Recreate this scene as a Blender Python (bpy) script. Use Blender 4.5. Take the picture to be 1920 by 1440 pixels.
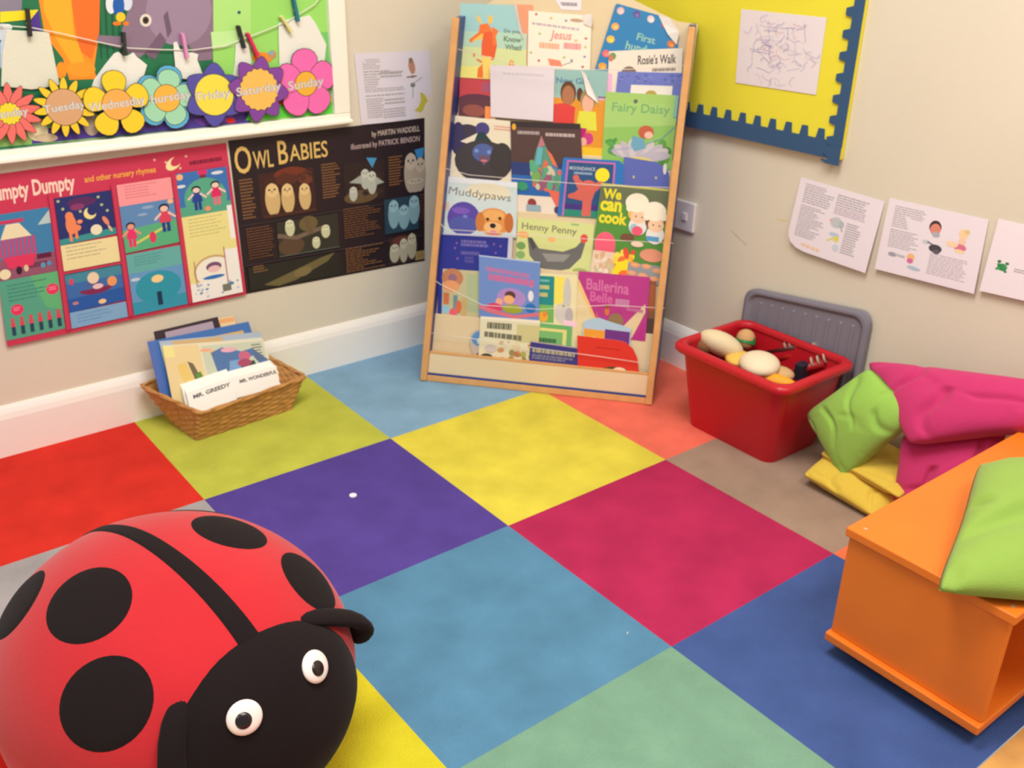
import bpy, math, random
from mathutils import Vector, noise
for o in list(bpy.data.objects): bpy.data.objects.remove(o)
S = bpy.context.scene
COL = S.collection

# ------------------------------------------------------------------ camera
FPX = 1841.669
CAM = Vector((-1.1408, -1.9457, 1.2301)); YAW, PIT, ROL = 0.9017, -0.4456, 0.0202
YL, XR = 0.4868, 0.9516            # left wall plane y, right wall plane x
T = 0.5                            # carpet tile
_f = Vector((math.cos(PIT)*math.cos(YAW), math.cos(PIT)*math.sin(YAW), math.sin(PIT)))
_r = Vector((math.sin(YAW), -math.cos(YAW), 0)); _u = _r.cross(_f)
CR = math.cos(ROL)*_r + math.sin(ROL)*_u; CU = -math.sin(ROL)*_r + math.cos(ROL)*_u; CF = _f
cd = bpy.data.cameras.new('camera'); cam = bpy.data.objects.new('camera', cd); COL.objects.link(cam)
cd.sensor_width = 36; cd.lens = 36*FPX/1920; cd.clip_start = 0.02
m = cam.matrix_world.copy()
for i in range(3):
    m[i][0] = CR[i]; m[i][1] = CU[i]; m[i][2] = -CF[i]; m[i][3] = CAM[i]
cam.matrix_world = m
S.camera = cam
cd.dof.use_dof = True; cd.dof.focus_distance = 0.8; cd.dof.aperture_fstop = 17     # the phone missed focus slightly
# ------------------------------------------------------------------ light
S.view_settings.view_transform = 'Standard'; S.view_settings.look = 'None'
S.view_settings.exposure = 0.23; S.view_settings.gamma = 1
w = bpy.data.worlds.new('room_light'); S.world = w; w.use_nodes = True
w.node_tree.nodes['Background'].inputs[0].default_value = (1.0, 0.96, 0.93, 1)
w.node_tree.nodes['Background'].inputs[1].default_value = 0.35
def area(name, loc, tgt, sx, sy, power, col):
    l = bpy.data.lights.new(name, 'AREA'); l.shape = 'RECTANGLE'; l.size = sx; l.size_y = sy
    l.energy = power; l.color = col
    o = bpy.data.objects.new(name, l); COL.objects.link(o); o.location = loc
    o.rotation_euler = (Vector(tgt)-Vector(loc)).to_track_quat('-Z', 'Y').to_euler(); return o
area('ceiling_lamp', (-0.5, -1.0, 2.55), (-0.5, -1.0, 0), 1.2, 0.6, 40, (1, .975, .94))
area('ceiling_lamp', (0.0, -2.3, 2.55), (0.0, -2.3, 0), 1.2, 0.6, 26, (1, .975, .94))
area('ceiling_lamp', (-2.3, -1.6, 2.55), (-2.3, -1.6, 0), 1.2, 0.6, 19, (1, .965, .92))

# ------------------------------------------------------------------ geometry of sight lines
def ray(x, y): return (CR*((x-960)/FPX) - CU*((y-720)/FPX) + CF)
def on(x, y, P, n):
    d = ray(x, y); n = Vector(n); return CAM + d*((Vector(P)-CAM).dot(n)/d.dot(n))
def atF(x, y, z=0): return on(x, y, (0, 0, z), (0, 0, 1))
def atL(x, y, off=0): return on(x, y, (0, YL-off, 0), (0, 1, 0))
def atR(x, y, off=0): return on(x, y, (XR-off, 0, 0), (1, 0, 0))

# ------------------------------------------------------------------ colour and materials
def lin(c): return tuple((v/255/12.92 if v/255 <= .04045 else ((v/255+.055)/1.055)**2.4) for v in c)
K = 1.0
def C4(c, k=None):
    l = lin(c); k = K if k is None else k
    return (min(l[0]*k, .95), min(l[1]*k, .95), min(l[2]*k, .95), 1)
_m = {}
def mat(name, c, rough=.6, spec=.3, bump=0, bscale=200, mottle=0, mscale=6, sheen=0):
    if name in _m: return _m[name]
    M = bpy.data.materials.new(name); M.use_nodes = True; N = M.node_tree.nodes; Lk = M.node_tree.links
    b = N['Principled BSDF']; b.inputs['Roughness'].default_value = rough
    b.inputs['Specular IOR Level'].default_value = spec
    if sheen: b.inputs['Sheen Weight'].default_value = sheen; b.inputs['Sheen Roughness'].default_value = .5
    src = None
    if c is None:
        a = N.new('ShaderNodeAttribute'); a.attribute_name = 'Col'; src = a.outputs['Color']
    else: b.inputs['Base Color'].default_value = C4(c)
    tc = N.new('ShaderNodeTexCoord')
    if mottle:
        n = N.new('ShaderNodeTexNoise'); n.inputs['Scale'].default_value = mscale; n.inputs['Detail'].default_value = 6
        Lk.new(tc.outputs['Object'], n.inputs['Vector'])
        r = N.new('ShaderNodeMapRange'); r.inputs[1].default_value = .3; r.inputs[2].default_value = .7
        r.inputs[3].default_value = 1-mottle; r.inputs[4].default_value = 1+mottle*.4
        Lk.new(n.outputs['Fac'], r.inputs[0])
        mx = N.new('ShaderNodeMix'); mx.data_type = 'RGBA'; mx.blend_type = 'MULTIPLY'; mx.inputs['Factor'].default_value = 1
        if src: Lk.new(src, mx.inputs['A'])
        else: mx.inputs['A'].default_value = C4(c)
        Lk.new(r.outputs[0], mx.inputs['B']); Lk.new(mx.outputs['Result'], b.inputs['Base Color'])
    elif src: Lk.new(src, b.inputs['Base Color'])
    if bump:
        n = N.new('ShaderNodeTexNoise'); n.inputs['Scale'].default_value = bscale; n.inputs['Detail'].default_value = 3
        Lk.new(tc.outputs['Object'], n.inputs['Vector'])
        bp = N.new('ShaderNodeBump'); bp.inputs['Strength'].default_value = bump; bp.inputs['Distance'].default_value = .003
        Lk.new(n.outputs['Fac'], bp.inputs['Height']); Lk.new(bp.outputs[0], b.inputs['Normal'])
    _m[name] = M; return M
PRINT = mat('printed_paper', None, .45, .35)
CARPET = mat('carpet', None, .95, .05, .9, 260, .16, 9)
WALL = mat('wall_paint', (225, 216, 196), .75, .2, .15, 60, .03, 3)
WHITE = mat('white_gloss_paint', (246, 242, 234), .35, .4)
PAGE = mat('page_edges', (226, 218, 200), .8, .1)

# ------------------------------------------------------------------ object helpers
def tag(o, label=None, cat=None, group=None, kind=None):
    if label: o['label'] = label
    if cat: o['category'] = cat
    if group: o['group'] = group
    if kind: o['kind'] = kind
    return o
def empty(name, loc, label, cat, group=None):
    o = bpy.data.objects.new(name, None); COL.objects.link(o); o.location = loc; o.empty_display_size = .05
    return tag(o, label, cat, group)
def wloc(p): return Vector(p.location) + (wloc(p.parent) if p.parent else Vector((0, 0, 0)))
def mk(name, vs, fs, m_, parent=None, O=None, cols=None, smooth=False, bevel=0, sub=0):
    """one mesh object from world-space vertices"""
    vs = [Vector(v) for v in vs]
    if parent is not None: O = wloc(parent)
    elif O is None:
        O = sum(vs, Vector())/len(vs); O.z = min(v.z for v in vs)
    O = Vector(O)
    me = bpy.data.meshes.new(name); me.from_pydata([v-O for v in vs], [], fs)
    me.materials.append(m_)
    if cols:
        ca = me.color_attributes.new('Col', 'FLOAT_COLOR', 'CORNER')
        for p, c in zip(me.polygons, cols):
            for li in p.loop_indices: ca.data[li].color = c
    if smooth:
        for p in me.polygons: p.use_smooth = True
    me.update()
    o = bpy.data.objects.new(name, me); COL.objects.link(o)
    if parent is not None: o.parent = parent
    else: o.location = O
    if bevel:
        b = o.modifiers.new('bevel', 'BEVEL'); b.width = bevel; b.segments = 3; b.limit_method = 'ANGLE'
        if smooth: pass
    if sub:
        s = o.modifiers.new('sub', 'SUBSURF'); s.levels = sub; s.render_levels = sub
    return o
def prism(a, b):
    """two matching loops -> closed solid"""
    n = len(a); vs = list(a)+list(b)
    fs = [list(range(n)), list(range(2*n-1, n-1, -1))]
    fs += [[i, i+n, (i+1) % n+n, (i+1) % n] for i in range(n)]
    return vs, fs
def hexa(lo, hi):
    x0, y0, z0 = lo; x1, y1, z1 = hi
    return prism([Vector(p) for p in ((x0, y0, z0), (x0, y1, z0), (x1, y1, z0), (x1, y0, z0))],
                 [Vector(p) for p in ((x0, y0, z1), (x0, y1, z1), (x1, y1, z1), (x1, y0, z1))])
def box(name, lo, hi, m_, parent=None, bevel=.002, **k):
    v, f = hexa(lo, hi); return mk(name, v, f, m_, parent, bevel=bevel, **k)
def merge(parts):
    V, F_ = [], []
    for v, f in parts:
        b = len(V); V += v; F_ += [[i+b for i in q] for q in f]
    return V, F_
def tube(pts, r, n=8, flat=1.0, up=Vector((0, 0, 1))):
    V, F_ = [], []
    pts = [Vector(p) for p in pts]
    for i, p in enumerate(pts):
        d = (pts[min(i+1, len(pts)-1)]-pts[max(i-1, 0)]).normalized()
        a = d.cross(up); a = a.normalized() if a.length > 1e-4 else Vector((1, 0, 0))
        b = a.cross(d).normalized()
        rr = r[i] if isinstance(r, (list, tuple)) else r
        for k in range(n):
            t = 2*math.pi*k/n; V.append(p+a*(rr*math.cos(t))+b*(rr*flat*math.sin(t)))
    for i in range(len(pts)-1):
        for k in range(n):
            F_.append([i*n+k, i*n+(k+1) % n, (i+1)*n+(k+1) % n, (i+1)*n+k])
    F_.append(list(range(n-1, -1, -1))); F_.append([(len(pts)-1)*n+k for k in range(n)])
    return V, F_
def ball(c, rx, ry, rz, axes=None, nu=20, nv=12, fn=None):
    ax = axes or (Vector((1, 0, 0)), Vector((0, 1, 0)), Vector((0, 0, 1)))
    V, F_ = [], []; c = Vector(c)
    for j in range(nv+1):
        ph = math.pi*j/nv
        for i in range(nu):
            th = 2*math.pi*i/nu
            d = (math.sin(ph)*math.cos(th), math.sin(ph)*math.sin(th), math.cos(ph))
            k = fn(d) if fn else 1
            V.append(c+ax[0]*(d[0]*rx*k)+ax[1]*(d[1]*ry*k)+ax[2]*(d[2]*rz*k))
    for j in range(nv):
        for i in range(nu):
            F_.append([j*nu+i, (j+1)*nu+i, (j+1)*nu+(i+1) % nu, j*nu+(i+1) % nu])
    return V, F_

# ------------------------------------------------------------------ flat printed artwork
_txt = {}
def glyphs(s, bold=0.0, shear=0.0):
    k = (s, bold, shear)
    if k in _txt: return _txt[k]
    cu = bpy.data.curves.new('t', 'FONT'); cu.body = s; cu.offset = bold; cu.shear = shear; cu.resolution_u = 3
    ob = bpy.data.objects.new('t', cu); COL.objects.link(ob)
    dg = bpy.context.evaluated_depsgraph_get(); dg.update()
    me = bpy.data.meshes.new_from_object(ob.evaluated_get(dg))
    vs = [(v.co.x, v.co.y) for v in me.vertices]; fs = [list(p.vertices) for p in me.polygons]
    bpy.data.objects.remove(ob); bpy.data.curves.remove(cu); bpy.data.meshes.remove(me)
    x0 = min(v[0] for v in vs); x1 = max(v[0] for v in vs); y0 = min(v[1] for v in vs); y1 = max(v[1] for v in vs)
    vs = [((x-x0)/(x1-x0), (y-y0)/(y1-y0)) for x, y in vs]
    _txt[k] = (vs, fs); return _txt[k]
class Art:
    """shapes in a sheet's own (u right, v down) 0..1 frame"""
    def __init__(s): s.E = []; s.rng = random.Random(7)
    def poly(s, pts, c, slab=False): s.E.append((list(pts), [list(range(len(pts)))], C4(c), slab)); return s
    def rect(s, x0, y0, x1, y1, c): return s.poly([(x0, y0), (x1, y0), (x1, y1), (x0, y1)], c)
    def rrect(s, x0, y0, x1, y1, c, r=.02, ry=None, slab=False):
        ry = ry or r; P = []
        for cx, cy, a0 in ((x1-r, y0+ry, -90), (x1-r, y1-ry, 0), (x0+r, y1-ry, 90), (x0+r, y0+ry, 180)):
            for k in range(5):
                a = math.radians(a0+k*22.5); P.append((cx+r*math.cos(a), cy+ry*math.sin(a)))
        return s.poly(P, c, slab)
    def ell(s, cx, cy, rx, ry, c, rot=0, n=22, slab=False):
        P = []
        for k in range(n):
            a = 2*math.pi*k/n; x, y = rx*math.cos(a), ry*math.sin(a)
            P.append((cx+x*math.cos(rot)-y*math.sin(rot), cy+x*math.sin(rot)+y*math.cos(rot)))
        return s.poly(P, c, slab)
    def star(s, cx, cy, r, c, asp=1, n=5):
        return s.poly([(cx+r*(1 if k % 2 == 0 else .45)*math.sin(math.pi*k/n), cy-asp*r*(1 if k % 2 == 0 else .45)*math.cos(math.pi*k/n)) for k in range(2*n)], c)
    def line(s, pts, wd, c, asp=1):
        vs, fs = [], []
        for (x0, y0), (x1, y1) in zip(pts, pts[1:]):
            dx, dy = x1-x0, (y1-y0)/asp; L = math.hypot(dx, dy) or 1; nx, ny = -dy/L*wd/2, dx/L*wd/2*asp
            b = len(vs); vs += [(x0+nx, y0+ny), (x1+nx, y1+ny), (x1-nx, y1-ny), (x0-nx, y0-ny)]; fs.append([b, b+1, b+2, b+3])
        s.E.append((vs, fs, C4(c), False)); return s
    def lines(s, x0, y0, x1, y1, n, c, rag=.35, fill=.5, slope=0):
        """unreadable small print"""
        vs, fs = [], []; h = (y1-y0)/n
        for i in range(n):
            x = x0; e = x1-(x1-x0)*rag*s.rng.random(); y = y0+i*h
            while x < e-.01*(x1-x0):
                wd = (x1-x0)*s.rng.uniform(.05, .16); xe = min(x+wd, e); b = len(vs)
                vs += [(x, y+slope*(x-x0)), (xe, y+slope*(xe-x0)), (xe, y+h*fill+slope*(xe-x0)), (x, y+h*fill+slope*(x-x0))]
                fs.append([b, b+1, b+2, b+3]); x = xe+(x1-x0)*.018
        s.E.append((vs, fs, C4(c), False)); return s
    def text(s, t, x0, y0, x1, y1, c, bold=.0, slope=0, shear=0, arc=0):
        g, f = glyphs(t, bold, shear)
        vs = [(x0+(x1-x0)*gx, y1-(y1-y0)*gy+slope*(x1-x0)*gx-arc*4*gx*(1-gx)) for gx, gy in g]
        s.E.append((vs, f, C4(c), False)); return s
    def blobs(s, x0, y0, x1, y1, n, cols, r=.03, asp=1, seed=1):
        R = random.Random(seed)
        for i in range(n):
            q = r*R.uniform(.5, 1.3)
            s.ell(R.uniform(x0+q, x1-q), R.uniform(y0+q*asp, y1-q*asp), q, q*asp*R.uniform(.6, 1), R.choice(cols), R.uniform(0, 3), 10)
        return s
    def figure(s, cx, cy, h, skin, top, bot, hair, asp=1):
        """small printed child: legs, body, arms, head, hair"""
        w_ = h*.16/asp
        s.rect(cx-w_*.8, cy-h*.42, cx-w_*.1, cy, bot); s.rect(cx+w_*.1, cy-h*.42, cx+w_*.8, cy, bot)
        s.poly([(cx-w_*.8, cy-h*.75), (cx+w_*.8, cy-h*.75), (cx+w_*1.25, cy-h*.35), (cx-w_*1.25, cy-h*.35)], top)
        s.poly([(cx-w_*.8, cy-h*.74), (cx-w_*.6, cy-h*.66), (cx-w_*2, cy-h*.45), (cx-w_*2.2, cy-h*.53)], skin)
        s.poly([(cx+w_*.8, cy-h*.74), (cx+w_*.6, cy-h*.66), (cx+w_*2, cy-h*.45), (cx+w_*2.2, cy-h*.53)], skin)
        s.ell(cx, cy-h*.89, w_*1.05, h*.15, hair, 0, 12); s.ell(cx, cy-h*.85, w_*.8, h*.11, skin, 0, 12)
        return s
def plane4(TL, TR, BR, BL, out, bend=None):
    """bilinear sheet: P(u, v, lift)"""
    TL, TR, BR, BL = map(Vector, (TL, TR, BR, BL)); n = (TR-TL).cross(BL-TL).normalized()
    if n.dot(Vector(out)) < 0: n = -n
    def P(u, v, z=0):
        q = (TL*(1-u)+TR*u)*(1-v)+(BL*(1-u)+BR*u)*v
        return q+n*(z+(bend(u, v) if bend else 0))
    P.n = n; return P
LIFT = 3e-5
def sheet(name, P, art, base=(240, 240, 240), thick=.0008, outline=None, nx=1, parent=None, m_=None, side=None, O=None, nobase=False):
    """a thin solid carrying printed artwork; one mesh"""
    V, F_, Cc = [], [], []
    bc = C4(base); sc = C4(side) if side else bc
    if not nobase:
        if outline:
            a = [P(u, v, 0) for u, v in outline]; b = [P(u, v, -thick) for u, v in outline]
            v, f = prism(a, b); V += v; F_ += f; Cc += [bc]+[sc]*(len(f)-1)
        else:
            ny = nx
            for z in (0, -thick):
                for j in range(ny+1):
                    for i in range(nx+1): V.append(P(i/nx, j/ny, z))
            q = (nx+1)*(ny+1)
            for j in range(ny):
                for i in range(nx):
                    k = j*(nx+1)+i
                    F_.append([k, k+nx+1, k+nx+2, k+1]); Cc.append(bc)
                    F_.append([q+k, q+k+1, q+k+nx+2, q+k+nx+1]); Cc.append(sc)
            rim = [i for i in range(nx)]+[j*(nx+1)+nx for j in range(ny)]+[ny*(nx+1)+i for i in range(nx, 0, -1)]+[j*(nx+1) for j in range(ny, 0, -1)]
            for a, b in zip(rim, rim[1:]+rim[:1]): F_.append([a, b, q+b, q+a]); Cc.append(sc)
    if art:
        for l, (pts, fs, c, slab) in enumerate(art.E):
            b = len(V); z = LIFT*(l+2)
            V += [P(u, v, z) for u, v in pts]; F_ += [[i+b for i in q] for q in fs]; Cc += [c]*len(fs)
            if slab:
                n = len(pts); b2 = len(V); V += [P(u, v, z-thick) for u, v in pts]
                F_ += [[b+i, b2+i, b2+(i+1) % n, b+(i+1) % n] for i in range(n)]; Cc += [c]*n
                F_.append([b2+i for i in range(n-1, -1, -1)]); Cc.append(c)
    return mk(name, V, F_, m_ or PRINT, parent, O, Cc)

# ------------------------------------------------------------------ the room
def tile_col(i, j):
    t = {(0, -1): (220, 206, 76), (-1, -1): (88, 70, 150), (0, -2): (178, 46, 88), (-1, -2): (88, 136, 168), (-1, 0): (190, 194, 78),
         (0, 0): (134, 172, 200), (1, -1): (238, 116, 96), (1, -2): (162, 138, 120), (0, -3): (70, 92, 148), (-1, -3): (120, 160, 136),
         (1, -3): (238, 120, 80), (-2, -2): (206, 196, 46), (-2, -1): (166, 162, 164), (-2, 0): (214, 54, 44), (1, 0): (180, 188, 66),
         (-2, -3): (190, 34, 92), (-3, -1): (84, 62, 150), (-3, 0): (72, 132, 176), (-3, -2): (232, 46, 38), (-3, -3): (232, 214, 62)}
    return t.get((i, j), [(84, 62, 150), (112, 166, 200), (232, 214, 62), (190, 34, 92)][(i*3+j*5) % 4])
YE = -1.5                                      # the carpet ends here, boards beyond
V, F_, Cc = [], [], []
for i in range(-7, 2):
    for j in range(-4, 1):
        x0, x1 = i*T, min((i+1)*T, XR); y0, y1 = max(j*T, YE), min((j+1)*T, YL)
        if y1 <= y0 or x1 <= x0: continue
        n = 10; b = len(V)
        for b_ in range(n+1):
            for a_ in range(n+1):
                V.append(Vector((x0+(x1-x0)*a_/n, y0+(y1-y0)*b_/n, 0)))
        for b_ in range(n):
            for a_ in range(n):
                k = b+b_*(n+1)+a_; F_.append([k, k+1, k+n+2, k+n+1]); Cc.append(C4(tile_col(i, j)))
tag(mk('floor', V, F_, CARPET, O=(0, 0, 0), cols=Cc), kind='structure')
WOOD_FL = mat('floor_boards', (214, 160, 92), .4, .4, 0, 0, .2, 14)
v, f = hexa((-3.5, -3.6, -.02), (XR, YE-.002, -.001)); tag(mk('floor', v, f, WOOD_FL, O=(0, -2.5, -.02)), kind='structure')
v, f = hexa((-3.5, YL, -.02), (XR+.1, YL+.1, 2.6)); tag(mk('wall_left', v, f, WALL), kind='structure')
v, f = hexa((XR, -3.6, -.02), (XR+.1, YL, 2.6)); tag(mk('wall_right', v, f, WALL), kind='structure')
CEIL = mat('ceiling_paint', (238, 236, 230), .8, .1)
v, f = hexa((-3.5, -3.6, 2.6), (XR+.1, YL+.1, 2.65)); tag(mk('ceiling', v, f, CEIL), kind='structure')
prof = [(0, 0), (.014, 0), (.014, .098), (.011, .112), (.007, .122), (.003, .130), (0, .130)]
tag(mk('baseboard_left', *prism([(-3.5, YL-a, b) for a, b in prof], [(XR, YL-a, b) for a, b in prof]), WHITE, smooth=False), kind='structure')
tag(mk('baseboard_right', *prism([(XR-a, -3.6, b) for a, b in prof], [(XR-a, YL-.014, b) for a, b in prof]), WHITE), kind='structure')

# ------------------------------------------------------------------ left wall: white framed display of a mural
FR = mat('frame_paint', (250, 247, 232), .4, .4)
xr = atL(650, 100).x; zb = atL(300, 268).z    # outer right edge, outer bottom edge
xr = .190; zb = .708; zt = 1.42; xl = -1.15
D = empty('display_board', (-.5, YL, zb), 'white framed picture board of jungle animals on the left wall', 'display board')
fw = .048
def frame_bar(a, b):
    return hexa(a, b)
vs, fs = merge([frame_bar((xl, YL-.022, zb), (xr, YL, zb+fw*.62)), frame_bar((xl, YL-.034, zb+.004), (xr, YL-.02, zb+.014)),
                frame_bar((xr-fw, YL-.022, zb+fw*.62), (xr, YL, zt)), frame_bar((xl, YL-.022, zb+fw*.62), (xl+fw, YL, zt)),
                frame_bar((xl+fw, YL-.022, zt-fw), (xr-fw, YL, zt))])
mk('frame', vs, fs, FR, D, bevel=.003)
ix0, ix1, iz0, iz1 = xl+fw, xr-fw, zb+fw*.62, zt-fw
off = .006
PM = plane4((ix0, YL-off, iz1), (ix1, YL-off, iz1), (ix1, YL-off, iz0), (ix0, YL-off, iz0), (0, -1, 0))
def mu(x, y):
    p = atL(x, y, off); return ((p.x-ix0)/(ix1-ix0), (iz1-p.z)/(iz1-iz0))
a = Art()
def mpoly(pts, c): a.poly([tuple(min(max(q, 0), 1) for q in mu(*p)) for p in pts], c)
def mell(x, y, rx, ry, c, rot=0):
    mpoly([(x+rx*math.cos(t)*math.cos(rot)-ry*math.sin(t)*math.sin(rot), y+rx*math.cos(t)*math.sin(rot)+ry*math.sin(t)*math.cos(rot)) for t in [k*math.pi/10 for k in range(20)]], c)
mpoly([(-300, -260), (400, -260), (400, 300), (-300, 330)], (40, 118, 78))
mpoly([(395, -260), (640, -260), (640, 230), (402, 245)], (158, 224, 110))
mpoly([(395, -260), (470, -260), (470, 90), (400, 80)], (178, 232, 132))
for k in range(9): mpoly([(180+k*12, -60), (185+k*12, -60), (192+k*12, 110), (188+k*12, 110)], (30, 92, 62))
mpoly([(-300, 215), (180, 225), (200, 262), (-300, 300)], (140, 180, 96))
mpoly([(60, 245), (210, 222), (390, 212), (470, 210), (470, 232), (60, 270)], (74, 56, 142))
mpoly([(-60, -100), (45, -100), (40, 30), (-60, 40)], (140, 132, 150))
mpoly([(38, -200), (190, -200), (186, 60), (176, 130), (182, 148), (130, 150), (118, 110), (84, 66)], (250, 150, 40))
mpoly([(105, -200), (190, -200), (186, 60), (172, 112), (150, 96), (142, 60)], (242, 116, 44))
mpoly([(70, -200), (118, -200), (138, 60), (160, 118), (140, 130), (104, 70), (82, 20)], (252, 178, 46))
mell(152, 130, 27, 14, (250, 160, 44)); mell(115, 132, 10, 16, (248, 152, 40))
mpoly([(236, -180), (398, -180), (400, 70), (398, 112), (372, 114), (350, 80), (330, 60), (300, 62), (276, 96), (262, 108), (228, 92), (180, 78), (184, 66), (225, 68), (240, 20)], (140, 118, 138))
mell(335, 20, 62, 66, (158, 136, 160)); mpoly([(306, 30), (314, 72), (322, 58), (314, 20)], (112, 92, 112))
mpoly([(300, 60), (270, 100), (290, 112), (312, 76)], (118, 96, 118))
mell(273, 38, 11, 12, (226, 222, 206)); mell(273, 38, 6, 7, (70, 54, 44)); mell(273, 38, 2.5, 3, (20, 18, 18))
mell(208, 6, 10, 20, (228, 234, 238)); mell(238, 4, 10, 16, (214, 224, 240)); mell(222, 10, 11, 20, (36, 96, 178)); mell(226, 32, 9, 9, (246, 206, 48)); mell(219, 44, 8, 4, (240, 130, 40)); mell(236, 44, 6, 4, (240, 130, 40))
mpoly([(0, 22), (72, 18), (60, 36), (0, 42)], (250, 226, 40)); mpoly([(58, 36), (72, 18), (78, 60), (60, 56)], (84, 56, 150))
mell(5, 60, 18, 16, (206, 214, 222)); mell(14, 51, 9, 6, (240, 244, 246)); mpoly([(0, 80), (8, 70), (16, 100), (0, 130)], (196, 214, 236))
mpoly([(395, 60), (460, 56), (462, 84), (398, 92)], (196, 240, 160)); mell(448, 23, 3, 3, (40, 90, 120))
mell(492, 108, 20, 10, (246, 150, 50)); mell(510, 102, 8, 8, (200, 150, 110)); mell(508, 99, 6, 3, (120, 180, 210)); mell(482, 104, 6, 8, (250, 120, 60))
mpoly([(360, 225), (395, 215), (430, 206), (440, 225), (380, 236)], (110, 70, 170)); mell(445, 205, 18, 12, (84, 48, 150)); mell(432, 226, 9, 5, (222, 50, 40))
mell(527, 190, 12, 6, (220, 80, 40)); mell(618, 190, 10, 9, (220, 220, 60)); mpoly([(470, 205), (625, 190), (625, 212), (460, 226)], (96, 214, 70))
mell(172, 232, 16, 22, (190, 170, 150)); mell(70, 246, 20, 18, (236, 226, 180)); mell(86, 258, 22, 8, (206, 186, 150))
mpoly([(590, 60), (616, 60), (622, 170), (600, 150)], (120, 200, 110))
sheet('mural', PM, a, (40, 118, 78), .004, parent=D)

# washing line, clothes and pegs
lo = .0135
line_px = [(-20, 46), (60, 52), (120, 64), (180, 78), (240, 90), (300, 93), (360, 94), (420, 86), (480, 64), (540, 40), (590, 8), (612, -20)]
STR = mat('string', (236, 232, 216), .7, .2)
tag(mk('clothes_line', *tube([atL(x, y, lo) for x, y in line_px], .0013, 6), STR), 'thin white string sagging across the framed animal picture', 'string')
CL = mat('white_cotton', (238, 238, 228), .85, .1, .3, 300, 0)
CLC = mat('cream_cotton', (226, 226, 206), .85, .1, .3, 300, 0)
def cloth(name, pts, m_, label, cat, off=.0085):
    a_ = [atL(x, y, off+.003) for x, y in pts]; b_ = [atL(x, y, off-.001)+Vector((0, 0, 0)) for x, y in pts]
    o = mk(name, *prism(a_, b_), m_, bevel=.001); return tag(o, label, cat, 'doll clothes on the string')
cloth('doll_skirt', [(10, 66), (14, 56), (92, 60), (94, 72), (98, 90), (112, 160), (60, 168), (2, 162), (4, 100)], CLC, 'cream skirt pegged at the far left of the string', 'doll clothes')
cloth('doll_dress', [(214, 100), (222, 97), (230, 104), (240, 104), (250, 98), (256, 106), (276, 122), (262, 170), (165, 182), (176, 150), (196, 122)], CL, 'white flared dress pegged above the orange and yellow round petal flower', 'doll clothes')
cloth('doll_vest', [(325, 80), (332, 78), (338, 94), (346, 100), (360, 98), (372, 102), (370, 112), (382, 144), (360, 150), (330, 146), (328, 118), (326, 100)], CL, 'small white vest held by the pink peg', 'doll clothes')
cloth('doll_sock', [(442, 84), (452, 78), (466, 82), (472, 116), (468, 140), (450, 148), (436, 150), (440, 120)], CL, 'narrow white sock shape above the blue and purple flowers', 'doll clothes')
cloth('doll_blouse', [(522, 44), (532, 38), (560, 34), (580, 28), (592, 44), (612, 84), (608, 120), (570, 128), (524, 128)], CL, 'large white blouse above the pink five petal flower', 'doll clothes')
def peg(x0, y0, x1, y1, c, label):
    A, B = atL(x0, y0, .0175), atL(x1, y1, .0175); d = (B-A).normalized(); s_ = d.cross(Vector((0, 1, 0))).normalized()*.0042; y_ = Vector((0, .004, 0))
    p = empty('clothes_peg', B, label, 'peg', 'pegs on the string')
    M_ = mat('peg_%d_%d_%d' % c, c, .5, .3)
    for sg in (-1, 1):
        q = Vector((0, .0045*sg, 0))
        mk('prong', *prism([A-s_*.8+q-y_*.8, A+s_*.8+q-y_*.8, B+s_+q-y_*.8, B-s_+q-y_*.8], [A-s_*.8+q+y_*.8, A+s_*.8+q+y_*.8, B+s_+q+y_*.8, B-s_+q+y_*.8]), M_, p, bevel=.0008)
    mm = A.lerp(B, .55); mk('spring', *tube([mm-s_*1.25, mm+s_*1.25], .0035, 8, up=Vector((0, 0.3, 1))), mat('peg_spring', (120, 118, 112), .4, .5), p)
peg(51, 16, 56, 68, (52, 46, 44), 'dark peg on the cream skirt')
peg(231, 60, 233, 104, (50, 56, 50), 'dark peg on the flared white dress')
peg(341, 62, 350, 108, (224, 150, 196), 'pale pink peg on the white vest')
peg(446, 48, 457, 90, (50, 46, 48), 'dark peg on the narrow white sock')
peg(463, 62, 482, 104, (222, 44, 96), 'bright pink peg beside the narrow sock')
peg(549, -6, 558, 40, (44, 122, 140), 'teal peg at the top of the white blouse')
peg(526, 30, 545, 60, (226, 220, 150), 'pale yellow peg at the blouse shoulder')

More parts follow.
